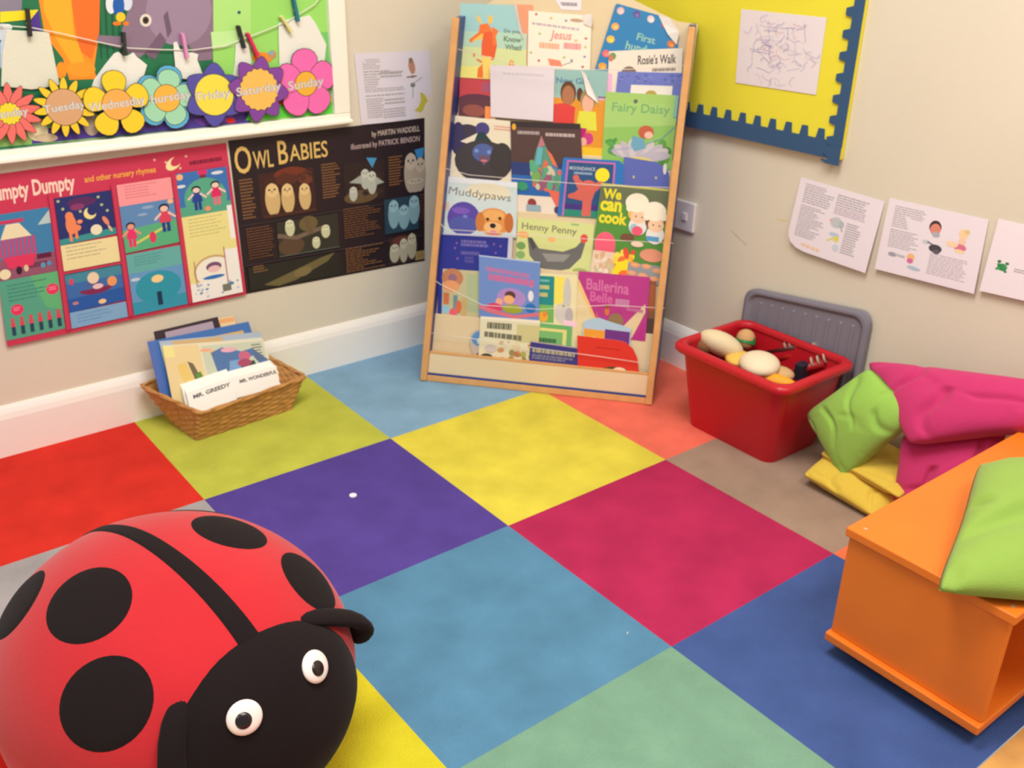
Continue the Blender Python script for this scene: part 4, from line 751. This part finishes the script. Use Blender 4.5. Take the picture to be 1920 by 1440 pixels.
# ------------------------------------------------------------------ basket of books
BK_ = empty('wicker_basket', (-.28, .36, 0), 'shallow tan wicker basket on the olive tile holding books', 'basket')
WK = mat('wicker', (196, 142, 82), .7, .25, 0, 0, .3, 60)
rim = [Vector(p) for p in ((-.398, .246, .088), (-.085, .289, .088), (-.140, .458, .115), (-.480, .448, .112))]
bot = [Vector(p) for p in ((-.408, .277, .0), (-.130, .296, .0), (-.160, .425, .0), (-.425, .415, .0))]
def weave(inner):
    nu, nv = 240, 12; V, F_ = [], []
    per = []
    for k in range(4):
        for i in range(nu//4):
            u = i/(nu//4); per.append((k, u))
    cen_t = sum(rim, Vector())/4; cen_b = sum(bot, Vector())/4
    for j in range(nv*3+1):
        v = j/(nv*3)
        for n_, (k, u) in enumerate(per):
            a0 = bot[k].lerp(bot[(k+1) % 4], u); a1 = rim[k].lerp(rim[(k+1) % 4], u)
            # round the corners
            rr = min(u, 1-u); c = .10*max(0, (1-rr/.08))**2
            a0 = a0.lerp(cen_b, c*.35); a1 = a1.lerp(cen_t, c*.35)
            p = a0.lerp(a1, v); out = (p-cen_b.lerp(cen_t, v)); out.z = 0; out.normalize()
            row = int(v*nv); ph = math.pi*(row % 2)
            dsp = .0022*math.sin(2*math.pi*n_/12+ph)*abs(math.sin(math.pi*(v*nv % 1))) + .001*abs(math.sin(math.pi*(v*nv % 1)))
            p = p+out*dsp - (out*.007 if inner else Vector())
            V.append(p)
    n = len(per)
    for j in range(nv*3):
        for i in range(n):
            q = [j*n+i, j*n+(i+1) % n, (j+1)*n+(i+1) % n, (j+1)*n+i]
            F_.append(q[::-1] if inner else q)
    return V, F_
mk('woven_wall', *merge([weave(False), weave(True)]), WK, BK_, smooth=True)
mk('base', *prism([b+Vector((0, 0, .001)) for b in bot], [b+Vector((0, 0, .008)) for b in bot]), WK, BK_)
rp = []
for k in range(4):
    for i in range(14):
        u = i/14; p = rim[k].lerp(rim[(k+1) % 4], u); rr = min(u, 1-u); c = .035*max(0, (1-rr/.08))**2; rp.append(p.lerp(sum(rim, Vector())/4, c))
def ring(pts, r, tw=0, ph=0):
    n = len(pts); V, F_ = [], []; m8 = 8
    for i, p in enumerate(pts):
        d = (pts[(i+1) % n]-pts[i-1]).normalized(); a_ = d.cross(Vector((0, 0, 1))).normalized(); b_ = a_.cross(d)
        q = p+(a_*math.cos(tw*i+ph)+b_*math.sin(tw*i+ph))*(r*.6 if tw else 0)
        for k in range(m8): t = 2*math.pi*k/m8; V.append(q+a_*(r*math.cos(t))+b_*(r*math.sin(t)))
    for i in range(n):
        for k in range(m8): F_.append([i*m8+k, i*m8+(k+1) % m8, ((i+1) % n)*m8+(k+1) % m8, ((i+1) % n)*m8+k])
    return V, F_
mk('braided_rim', *merge([ring(rp, .0042, .9, 0), ring(rp, .0042, .9, math.pi)]), WK, BK_, smooth=True)
# books inside: planes facing the camera side, leaning back
ed = (rim[1]-rim[0]); ed.z = 0; ed.normalize(); eb = Vector((-ed.y, ed.x, 0))
def bsk(px, s_, lean, th, art, base, label, name='picture_book', cat='book', group='books in the wicker basket', pages=True):
    """s_: distance of the lower edge back from the basket front; bottom edge 1 cm above floor"""
    L = math.radians(lean); n = (-eb*math.cos(L)+Vector((0, 0, math.sin(L)))); base_pt = bot[0]+eb*s_+Vector((0, 0, .012))
    P = plane4(*[on(x, y, base_pt, n) for x, y in px], n)
    o = sheet(name, P, art, base, .001, [(0, 0), (1, 0), (1, 1), (0, 1)], O=P(.5, 1)); tag(o, label, cat, group)
    if pages: mk('pages', *prism([P(u, v, -.0011) for u, v in ((.01, .01), (.99, .01), (.99, .99), (.01, .99))], [P(u, v, -th) for u, v in ((.01, .01), (.99, .01), (.99, .99), (.01, .99))]), PAGE, o)
    return o
a = Art(); a.rect(.16, .05, .9, .2, (176, 160, 178))
bsk([(288, 622), (408, 594), (440, 700), (310, 732)], .105, 15, .005, a, (58, 46, 56), 'dark covered book with pale title bar at the back of the basket')
a = Art(); a.rect(.4, .02, .98, .1, (240, 176, 120))
bsk([(392, 600), (438, 592), (464, 690), (410, 706)], .112, 15, .003, a, (238, 214, 170), 'cream and orange book corner behind the dark book')
a = Art(); a.rect(.0, .0, .06, 1, (84, 116, 190)); a.rect(.3, .12, .92, .24, (214, 180, 120))
bsk([(276, 641), (466, 603), (500, 712), (304, 756)], .093, 16, .005, a, (70, 118, 186), 'large blue book behind the picture book in the basket')
a = Art(); a.rect(0, 0, 1, .1, (176, 190, 206)); a.rect(.12, .02, .6, .12, (210, 180, 130))
bsk([(298, 640), (488, 622), (516, 716), (326, 752)], .083, 17, .005, a, (196, 216, 206), 'pale green book just behind the front picture book')
a = Art(); a.rect(.0, .02, .34, .98, (236, 214, 160)); a.rect(.0, .02, .10, .2, (240, 230, 150)); a.poly([(.10, .35), (.18, .3), (.28, .98), (.16, .98)], (236, 206, 120)); a.poly([(.20, .3), (.25, .35), (.34, .9), (.27, .95)], (120, 110, 80)); a.poly([(.25, .55), (.30, .5), (.36, .88), (.29, .92)], (96, 150, 66)); a.rect(.36, .06, .98, .95, (206, 214, 190)); a.ell(.48, .22, .05, .06, (236, 190, 70)); a.poly([(.44, .2), (.56, .12), (.74, .24), (.86, .2), (.98, .5), (.98, .66), (.90, .62), (.84, .36), (.74, .42), (.70, .9), (.50, .98), (.46, .6)], (88, 124, 176)); a.poly([(.60, .4), (.72, .4), (.66, .9), (.52, .98)], (126, 170, 216)); a.poly([(.70, .5), (.84, .46), (.86, .74), (.68, .8)], (54, 84, 66)); a.ell(.76, .34, .06, .1, (206, 110, 140)); a.ell(.74, .48, .07, .08, (176, 80, 110)); a.ell(.8, .78, .08, .04, (200, 60, 90)); a.ell(.62, .18, .08, .05, (236, 180, 196)); a.lines(.86, .12, .96, .5, 6, (110, 110, 100), .2, .4); a.ell(.4, .14, .06, .03, (246, 180, 140))
bsk([(304, 648), (492, 634), (520, 712), (326, 764)], .068, 19, .006, a, (232, 226, 200), 'cream picture book with a blue bird figure standing in the basket')
# small books stand upright, leaning back against the picture book
def smallrow(px, s0, lean, txt, label, n):
    L = math.radians(lean); nr = (-eb*math.cos(L)+Vector((0, 0, math.sin(L)))); bp_ = bot[0]+eb*s0+Vector((0, 0, .012))
    P0 = [on(x, y, bp_, nr) for x, y in px]
    for k in range(n):
        A_ = Art()
        if k == 0: A_.text(txt, .12, .18, .92, .36, (96, 90, 90), .04)
        dz = eb*(.0066*k)+Vector((0, 0, .0022*k))+ed*(.0015*((k*7) % 3-1))
        P = plane4(*[p+dz for p in P0], nr)
        o = sheet('story_book', P, A_, (248, 246, 238), .0008, [(0, 0), (1, 0), (1, 1), (0, 1)], O=P(.5, 1))
        tag(o, label+[', front of its row', ', second in its row', ', third in its row', ', fourth in its row', ', fifth in its row', ', back of its row'][k], 'book', 'small white story books in the basket')
        q = ((.01, .01), (.99, .01), (.99, .99), (.01, .99)); mk('pages', *prism([P(u, v, -.0009) for u, v in q], [P(u, v, -.0052) for u, v in q]), mat('white_pages', (240, 238, 230), .8, .1), o)
smallrow([(350, 736), (437, 706), (446, 748), (360, 780)], .016, 30, 'MR. GREEDY', 'small square white story book on the left', 6)
smallrow([(437, 708), (524, 684), (533, 722), (446, 746)], .020, 30, 'MR. WONDERFUL', 'small square white story book on the right', 6)

# ------------------------------------------------------------------ red storage bin
BN = empty('storage_bin', (.78, -.53, 0), 'red plastic storage bin of toys before the right wall', 'storage bin')
RED = mat('red_plastic', (190, 26, 40), .35, .4)
def rr_loop(x0, y0, x1, y1, r, z, n=6):
    L = []
    for cx, cy, a0 in ((x1-r, y0+r, -90), (x1-r, y1-r, 0), (x0+r, y1-r, 90), (x0+r, y0+r, 180)):
        for k in range(n+1):
            t = math.radians(a0+90*k/n); L.append(Vector((cx+r*math.cos(t), cy+r*math.sin(t), z)))
    return L
def loft(loops, cap0=True, cap1=True):
    V, F_ = [], []; n = len(loops[0])
    for L in loops: V += L
    for j in range(len(loops)-1):
        for i in range(n): F_.append([j*n+i, j*n+(i+1) % n, (j+1)*n+(i+1) % n, (j+1)*n+i])
    if cap0: F_.append(list(range(n-1, -1, -1)))
    if cap1: F_.append([(len(loops)-1)*n+i for i in range(n)])
    return V, F_
bx0, by0_, bx1, by1_ = .690, -.672, .890, -.392     # base
rx0, ry0, rx1, ry1 = .628, -.728, .916, -.366     # rim, outer
def bl(t, ins=0, z=None, r=.03):
    z = .245*t if z is None else z; k = .85*t
    return rr_loop(bx0+(rx0+.014-bx0)*t+ins, by0_+(ry0+.014-by0_)*t+ins, bx1+(rx1-.008-bx1)*t-ins, by1_+(ry1-.014-by1_)*t-ins, r, z)
v1 = loft([bl(0), bl(.3), bl(.82), bl(.84), bl(.97, z=.235), bl(.97, .005, z=.235), bl(.8, .006, z=.19), bl(.02, .006, z=.008)])
mk('tub', *v1, RED, BN, smooth=False, bevel=.0)
rl = []
for dx, z in ((.0, .226), (-.010, .224), (-.014, .229), (-.014, .240), (-.008, .247), (.004, .247), (.008, .243), (.008, .232)):
    rl.append(rr_loop(rx0+.012+dx, ry0+.012+dx, rx1-.012-dx*.8, ry1-.012-dx, .034, z))
mk('rolled_rim', *loft(rl, False, False), RED, BN, smooth=True)
# lid standing against the wall behind the bin
GR = mat('grey_plastic', (128, 124, 136), .5, .35)
LD = empty('bin_lid', (.935, -.56, 0), 'grey ribbed plastic lid leaning on the right wall behind the red bin', 'lid')
ltl, ltr = atR(1400, 545, .012), atR(1645, 578, .012)
def lidp(u, v, z): # u along -y, v up
    y = -.345-.385*u-.004*(1-v); zz = .001+v*(.322+.048*u*v); x = .922+.020*v-z
    return Vector((x, y, zz))
def lidloop(ins, z, r=.09, n=6):
    L = []
    for cu, cv, a0 in ((1-ins-r, 1-ins-r, 0), (ins+r, 1-ins-r, 90), (ins+r, ins+r, 180), (1-ins-r, ins+r, 270)):
        for k in range(n+1):
            t = math.radians(a0+90*k/n); L.append(lidp(cu+r*math.cos(t), cv+r*math.sin(t), z))
    return L
mk('lid_shell', *loft([lidloop(0, -.004), lidloop(0, .008), lidloop(.02, .012), lidloop(.035, .012), lidloop(.06, .004, .07), ], True, True), GR, LD, smooth=False, bevel=.001)
rb = []
for k in range(9):
    u = .13+k*.0925
    rb.append(prism([lidp(u, .10, .004), lidp(u+.03, .10, .004), lidp(u+.03, .9, .004), lidp(u, .9, .004)], [lidp(u+.006, .11, .0075), lidp(u+.024, .11, .0075), lidp(u+.024, .89, .0075), lidp(u+.006, .89, .0075)]))
mk('ribs', *merge(rb), GR, LD)
# toys in the bin
def F4(x, y, z): return atF(x, y, z)
def toy(name, px, py, z, rx, ry, rz, rot, c, label, rough=.7, tilt=(0, 0), fn=None, parts=()):
    p = atF(px, py, z); ca, sa = math.cos(rot), math.sin(rot)
    ax = (Vector((ca, sa, tilt[0])).normalized(), Vector((-sa, ca, tilt[1])).normalized(), Vector((-tilt[0]*ca+tilt[1]*sa, -tilt[0]*sa-tilt[1]*ca, 1)).normalized())
    o = mk(name, *ball(p, rx, ry, rz, ax, fn=fn), mat('toy_%d_%d_%d' % c, c, rough, .2, .2, 120), smooth=True)
    tag(o, label, 'toy', 'toys in the red bin'); return o, p, ax
CT = (222, 204, 166)
PF = lambda d: 1-.10*abs(d[0])*abs(d[2])
toy('stuffed_toy', 1352, 645, .222, .042, .062, .032, .5, CT, 'upright cream oval toy at the left end of the bin', tilt=(-.5, .3))
toy('stuffed_toy', 1424, 682, .212, .062, .052, .026, .7, (232, 216, 184), 'flat cream round toy in the middle of the bin')
toy('stuffed_toy', 1318, 645, .215, .030, .036, .026, .2, (134, 92, 62), 'brown round toy in the left corner of the bin')
o, p, ax = toy('wooden_maraca', 1398, 636, .215, .026, .026, .028, .3, (206, 160, 110), 'tan round toy with a green band behind the cream ones')
mk('green_band', *merge([tube([p+Vector((-.004, -.002, -.012)), p+Vector((.004, .002, .004))], [.0275, .0268], 20)]), mat('green_paint', (30, 130, 70), .4, .3), o)
toy('yellow_disc', 1385, 672, .20, .045, .035, .015, .6, (238, 190, 90), 'yellow flat toy under the left cream toys', .5)
toy('orange_disc', 1452, 716, .185, .06, .02, .022, -1.2, (240, 166, 50), 'orange flat toy against the front of the bin', .5)
toy('stuffed_toy', 1460, 700, .19, .03, .04, .018, .4, (206, 170, 120), 'tan oval toy between the orange toy and cream round toy')
def castanet(px, py, z, c, label, r=.02, ang=.4):
    p = atF(px, py, z); d = Vector((math.cos(ang), math.sin(ang), .5)).normalized()
    o = mk('rattle', *tube([p-d*.055, p-d*.01, p+d*.04], [.009, .011, .012], 10), mat('rattle_%d_%d_%d' % c, c, .4, .4), smooth=True); tag(o, label, 'toy', 'toys in the red bin')
    for k in range(3):
        q = p+d*(.008+.016*k); mk('jingle', *tube([q-d*.002+Vector((0, 0, .012)), q+d*.002+Vector((0, 0, .012))], .013, 12), mat('jingle_metal', (180, 168, 150), .3, .6), o, smooth=False)
castanet(1470, 655, .204, (90, 30, 34), 'dark red jingle rattle lying at the back of the bin', ang=-1.5)
castanet(1500, 664, .206, (200, 40, 40), 'bright red jingle rattle near the back rim', ang=-1.3)
castanet(1516, 688, .198, (170, 34, 38), 'deep red jingle rattle at the right end of the bin', ang=-1.0)
o = mk('toy_block', *merge([hexa(atF(1502, 700, .18)-Vector((.016, .013, .03)), atF(1502, 700, .18)+Vector((.016, .013, .03)))]), mat('black_block', (40, 36, 50), .5, .3), bevel=.004)
tag(o, 'small black block in the right end of the bin', 'toy', 'toys in the red bin')
# the jumble the toys rest on
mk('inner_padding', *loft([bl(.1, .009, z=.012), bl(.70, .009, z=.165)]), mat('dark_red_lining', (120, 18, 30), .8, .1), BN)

# ------------------------------------------------------------------ cushions
def cushion(c4, out, th, m_, label, seed=0, fold=.006, dip=None, n=56, low=1.0, rnd=.09, name='cushion', pinch=.07):
    """four corner points, soft pillow between them"""
    A, B, C_, D_ = map(Vector, c4); nrm = (B-A).cross(D_-A).normalized()
    if nrm.dot(Vector(out)) < 0: nrm = -nrm
    cen = (A+B+C_+D_)/4; V, F_ = [], []
    for sgn in (1, -1):
        for j in range(n+1):
            for i in range(n+1):
                s_, t = 2*i/n-1, 2*j/n-1
                s2 = s_*(1-pinch*(1-t*t)*abs(s_)); t2 = t*(1-pinch*(1-s_*s_)*abs(t))
                rk = 1-rnd*(s_*t)**4; s2 *= rk; t2 *= rk
                u, v = (s2+1)/2, (t2+1)/2
                p = (A*(1-u)+B*u)*(1-v)+(D_*(1-u)+C_*u)*v
                prof = max(0, (1-s_*s_)*(1-t*t))**.42
                k = noise.noise(Vector((s_*1.1+seed, t*1.1, sgn*.7)))*.5+.5
                th_ = seed*1.7; ln = noise.noise(Vector((s_*.9+seed*2, t*.9, 3+sgn)))
                wv_ = math.sin(8.5*(t*math.cos(th_)+s_*math.sin(th_))+5*ln)
                mk_ = noise.noise(Vector((s_*1.2-seed, t*1.2, 7+sgn)))+.12; mk_ = min(1, max(0, mk_*4))
                wv2 = math.sin(5.0*(s_*math.cos(th_)-t*math.sin(th_))+4*ln+1)
                h = th*prof*(.85+.3*k) - fold*prof*(max(0, wv_)**5*mk_*1.3+max(0, wv2)**6*(1-mk_)*.7)
                if dip: h -= dip(s_, t)*prof
                V.append(p+nrm*(h*(1 if sgn > 0 else -low)))
    q = (n+1)**2
    for j in range(n):
        for i in range(n):
            k = j*(n+1)+i; F_.append([k, k+1, k+n+2, k+n+1]); F_.append([q+k, q+k+n+1, q+k+n+2, q+k+1])
    rimv = [i for i in range(n)]+[j*(n+1)+n for j in range(n)]+[n*(n+1)+i for i in range(n, 0, -1)]+[j*(n+1) for j in range(n, 0, -1)]
    for a_, b_ in zip(rimv, rimv[1:]+rimv[:1]): F_.append([a_, q+a_, q+b_, b_])
    V = [Vector((v.x, v.y, max(v.z, .002))) for v in V]
    o = mk(name, V, F_, m_, smooth=True, O=Vector((cen.x, cen.y, min(v.z for v in V))))
    return tag(o, label, 'cushion', 'floor cushions')
YC = mat('yellow_cotton', (216, 186, 72), .9, .1, .25, 300, .04, 20, .15); GC = mat('green_cotton', (146, 190, 84), .9, .1, .25, 300, .04, 20, .15); PC = mat('pink_cotton', (196, 56, 110), .9, .1, .25, 300, .05, 20, .15)
cushion([atF(1500, 890, .03), atF(1555, 838, .07), atF(1735, 925, .05), atF(1640, 975, .012)], (0, 0, 1), .026, YC, 'flat yellow cushion on the floor beneath the green one', 2, .008)
cushion([atF(1530, 850, .075), atF(1600, 800, .06), atF(1760, 880, .07), atF(1690, 940, .07)], (0, 0, 1), .022, YC, 'upper yellow cushion folded under the green cushion', 5, .008)
cushion([atR(1632, 684, .150), atR(1735, 778, .18), atR(1580, 906, .235), atR(1506, 775, .185)], (-1, 0, .3), .046, GC, 'green cushion standing on its corner between bin and pink cushions', 9, .008)
cushion([atR(1686, 812, .17), atR(1912, 768, .06), atR(1850, 925, .16), atR(1664, 968, .22)], (-1, 0, .3), .045, PC, 'lower pink cushion behind the orange bench', 14, .012)
cushion([atR(1612, 672, .10), atR(2000, 722, .06), atR(1990, 800, .12), atR(1700, 840, .235)], (-1, 0, .6), .05, PC, 'upper pink cushion slumped over the lower one by the wall', 21, .012)

# ------------------------------------------------------------------ orange bench
OB = empty('toy_bench', (.55, -1.33, 0), 'orange painted low wooden bench box on casters at the right', 'bench')
ORG = mat('orange_paint', (232, 122, 34), .38, .4, .05, 40, .06, 8)
x0, x1, y0, y1 = .222, .93, -1.478, -1.184
box('top_board', (x0-.010, y0-.006, .262), (x1, y1+.004, .280), ORG, OB, .003)
box('bottom_board', (x0-.012, y0, .034), (x1, y1+.004, .052), ORG, OB, .003)
box('end_panel', (x0, y0+.004, .052), (x0+.016, y1, .262), ORG, OB, .002)
box('end_panel', (x1-.016, y0+.004, .052), (x1, y1, .262), ORG, OB, .002)
box('back_panel', (x0+.016, y1-.014, .052), (x1-.016, y1-.002, .262), ORG, OB, .001)
mk('sloping_panel', *prism([(x0+.016, y0+.012, .235), (x0+.016, y0+.024, .235), (x0+.016, y0+.125, .053), (x0+.016, y0+.113, .053)][::1], [(x1-.016, y0+.012, .235), (x1-.016, y0+.024, .235), (x1-.016, y0+.125, .053), (x1-.016, y0+.113, .053)]), ORG, OB)
for cx, cy in ((x0+.04, y0+.035), (x0+.04, y1-.035), (x1-.05, y0+.035), (x1-.05, y1-.035)):
    c = mk('caster', *tube([(cx-.008, cy, .0155), (cx+.008, cy, .0155)], .015, 20), mat('black_rubber', (40, 38, 38), .5, .3), OB)
    box('bracket', (cx-.012, cy-.010, .022), (cx+.012, cy+.010, .034), mat('caster_metal', (120, 116, 110), .35, .6), c, .001)
for cx, cy in ((x0+.012, y1-.02), (x0+.012, y0+.012)):
    mk('screw_head', *tube([(cx, cy, .2795), (cx, cy, .2806)], .0035, 12), mat('screw_metal', (190, 160, 120), .4, .6), OB)
LC = mat('lime_cotton', (140, 172, 78), .9, .1, .25, 300, .04, 20, .15)
cushion([(.515, -1.235, .335), (.74, -1.47, .335), (.42, -1.665, .282), (.122, -1.385, .302)], (0, 0, 1), .074, LC, 'lime green cushion lying on top of the orange bench', 31, .030, low=.22, rnd=.07)

# ------------------------------------------------------------------ ladybird cushion
LX, LY, LA, LB, LC_, LT = -.798, -.673, .294, .265, .215, -1.344
LZ = .72*LC_; fx = Vector((math.cos(LT), math.sin(LT), 0)); fy = Vector((-math.sin(LT), math.cos(LT), 0)); fz = Vector((0, 0, 1)); LCt = Vector((LX, LY, LZ))
LBG = empty('ladybird_cushion', (LX, LY, 0), 'big red ladybird floor cushion with black spots, lower left', 'ladybird cushion')
def lb(d, k=1.0):
    d = Vector(d).normalized(); q = 1.0
    if d.z < 0: q = math.sqrt((1-.4*d.z*d.z)/max(1-d.z*d.z, 1e-4)) if d.z > -.95 else 2.6   # weight settles outwards near the floor
    q = 1+(q-1)*(1-max(0, d.x))
    return LCt+fx*(d.x*LA*k*q)+fy*(d.y*LB*k*q)+fz*(d.z*LC_*k)
RP = mat('red_plush', (190, 42, 50), .95, .05, .2, 160, .07, 7, .25); BP = mat('black_plush', (32, 26, 27), .95, .05, .2, 160, .08, 9, .05)
V, F_ = [], []; nu, nv = 96, 48
for j in range(nv+1):
    ph = math.pi*j/nv
    for i in range(nu):
        th = 2*math.pi*i/nu; d = Vector((math.sin(ph)*math.cos(th), math.sin(ph)*math.sin(th), math.cos(ph)))
        p = lb(d, 1+.008*noise.noise(d*2.2))
        if p.z < .004: p.z = .004
        V.append(p)
for j in range(nv):
    for i in range(nu): F_.append([j*nu+i, (j+1)*nu+i, (j+1)*nu+(i+1) % nu, j*nu+(i+1) % nu])
mk('body', V, F_, RP, LBG, smooth=True)
def onb(d, k): d = Vector(d).normalized(); return lb(d, (1+.008*noise.noise(d*2.2))*k)
def spot(cx, cy, cz, ra, rb_, rot=0):
    c = Vector((cx, cy, cz)).normalized(); t1 = Vector((1, 0, 0)); t1 = (t1-c*t1.dot(c)).normalized(); t2 = c.cross(t1)
    V, F_ = [onb(c, 1.006)], []; nr, na = 8, 40
    for r in range(1, nr+1):
        for k in range(na):
            a_ = 2*math.pi*k/na; q = t1*(math.cos(a_)*math.tan(ra)*r/nr)+t2*(math.sin(a_)*math.tan(rb_)*r/nr)
            q = t1*(math.cos(rot)*q.dot(t1)-math.sin(rot)*q.dot(t2))+t2*(math.sin(rot)*q.dot(t1)+math.cos(rot)*q.dot(t2))
            V.append(onb(c+q, 1.006 if r < nr else 1.0005))
    for k in range(na): F_.append([0, 1+k, 1+(k+1) % na])
    for r in range(nr-1):
        for k in range(na): F_.append([1+r*na+k, 1+(r+1)*na+k, 1+(r+1)*na+(k+1) % na, 1+r*na+(k+1) % na])
    mk('spot', V, F_, BP, LBG, smooth=True)
spot(.02, -.468, .883, .245, .235); spot(.03, .445, .89, .225, .22)
spot(.45, -.69, .567, .225, .27); spot(.485, .62, .62, .225, .225)
spot(-.5, -.6, .62, .23, .23); spot(-.5, .6, .62, .23, .23)
V, F_ = [], []; ns = 60
for i in range(ns+1):
    al_ = math.radians(-80+(124)*i/ns)      # tail to neck
    x, z = math.sin(al_), math.cos(al_)
    hw = .035+.03*(i/ns)
    for k in range(-4, 5):
        V.append(onb((x, hw*k/4+0, z), 1.007 if abs(k) < 4 else 1.0005))
for i in range(ns):
    for k in range(8): F_.append([i*9+k, i*9+k+1, (i+1)*9+k+1, (i+1)*9+k])
mk('centre_stripe', V, F_, BP, LBG, smooth=True)
# head
HC = LCt*0+Vector((LX, LY, 0))+fx*.205+fz*.160; HR = (.100, .170, .150)
def hd(d, k=1.0):
    d = Vector(d).normalized()*k; return HC+fx*(d.x*HR[0])+fy*(d.y*HR[1])+fz*(d.z*HR[2])
V, F_ = [], []
for j in range(33):
    ph = math.pi*j/32
    for i in range(64):
        th = 2*math.pi*i/64; d = Vector((math.sin(ph)*math.cos(th), math.sin(ph)*math.sin(th), math.cos(ph))); p = hd(d, 1+.01*noise.noise(d*2.5)); p.z = max(p.z, .004); V.append(p)
for j in range(32):
    for i in range(64): F_.append([j*64+i, (j+1)*64+i, (j+1)*64+(i+1) % 64, j*64+(i+1) % 64])
HD = mk('head', V, F_, BP, LBG, smooth=True)
EW = mat('eye_white', (240, 226, 222), .3, .5); EB = mat('eye_black', (28, 18, 22), .2, .6)
def hhit(x, y):
    o_ = CAM-HC; dr = ray(x, y); so = Vector((o_.dot(fx)/HR[0], o_.dot(fy)/HR[1], o_.dot(fz)/HR[2])); sd = Vector((dr.dot(fx)/HR[0], dr.dot(fy)/HR[1], dr.dot(fz)/HR[2]))
    b = so.dot(sd); a_ = sd.dot(sd); Dq = b*b-a_*(so.dot(so)-1); t = (-b-math.sqrt(max(Dq, 0)))/a_; return CAM+dr*t, Vector(so+sd*t)
for (x, y, off_) in ((590, 1250, .002), (458, 1345, .004)):
    p, d = hhit(x, y); nrm = (fx*(d.x/HR[0])+fy*(d.y/HR[1])+fz*(d.z/HR[2])).normalized()
    t1 = nrm.cross(fz).normalized(); t2 = t1.cross(nrm)
    E_ = mk('eye', *ball(p+nrm*.001, .0245, .0235, .008, (t1, t2, nrm), 28, 12), EW, HD, smooth=True)
    mk('pupil', *ball(p+nrm*.0075+t1*.003-t2*.002, .0115, .0115, .0035, (t1, t2, nrm), 20, 10), EB, E_, smooth=True)
def feeler(pts, wd):
    V, F_ = tube(pts, wd, 14, .55, up=Vector((0, 0, 1)))
    mk('feeler', V, F_, BP, LBG, smooth=True, sub=1)
feeler([HC+fy*.080+fz*.128+fx*-.005, HC+fy*.125+fz*.112+fx*.0, HC+fy*.165+fz*.090+fx*.008, HC+fy*.195+fz*.068+fx*.008, HC+fy*.205+fz*.040+fx*.004, HC+fy*.205+fz*.012+fx*.0], [.015, .020, .022, .023, .022, .021])
feeler([HC-fy*.105+fz*.115+fx*-.01, HC-fy*.135+fz*.105+fx*.01, HC-fy*.160+fz*.06+fx*.03, HC-fy*.165+fz*.01+fx*.045, HC-fy*.16+fz*-.03+fx*.055], [.014, .018, .020, .020, .017])

# ------------------------------------------------------------------ tiny things on the carpet
p = atF(662, 930); tag(mk('paper_disc', *tube([p+Vector((0, 0, .0005)), p+Vector((0, 0, .003))], .0085, 20), mat('white_disc', (244, 240, 244), .5, .3)), 'small white disc lying on the purple tile', 'disc')
for x, y, c, lb_ in ((1177, 1188, (190, 200, 206), 'pale crumb on the blue tile before the pink tile'), (1043, 762, (226, 214, 150), 'tiny pale scrap on the yellow tile under the rack'), (402, 878, (196, 190, 110), 'tiny fawn scrap on the olive tile')):
    p = atF(x, y, .001); q = [p+Vector((.004*math.cos(k), .003*math.sin(k*1.3), 0)) for k in (0, 1.2, 2.6, 3.9, 5.1)]
    tag(mk('paper_scrap', *prism([v+Vector((0, 0, .0015)) for v in q], q), mat('scrap_%d' % c[0], c, .8, .1)), lb_, 'scrap')
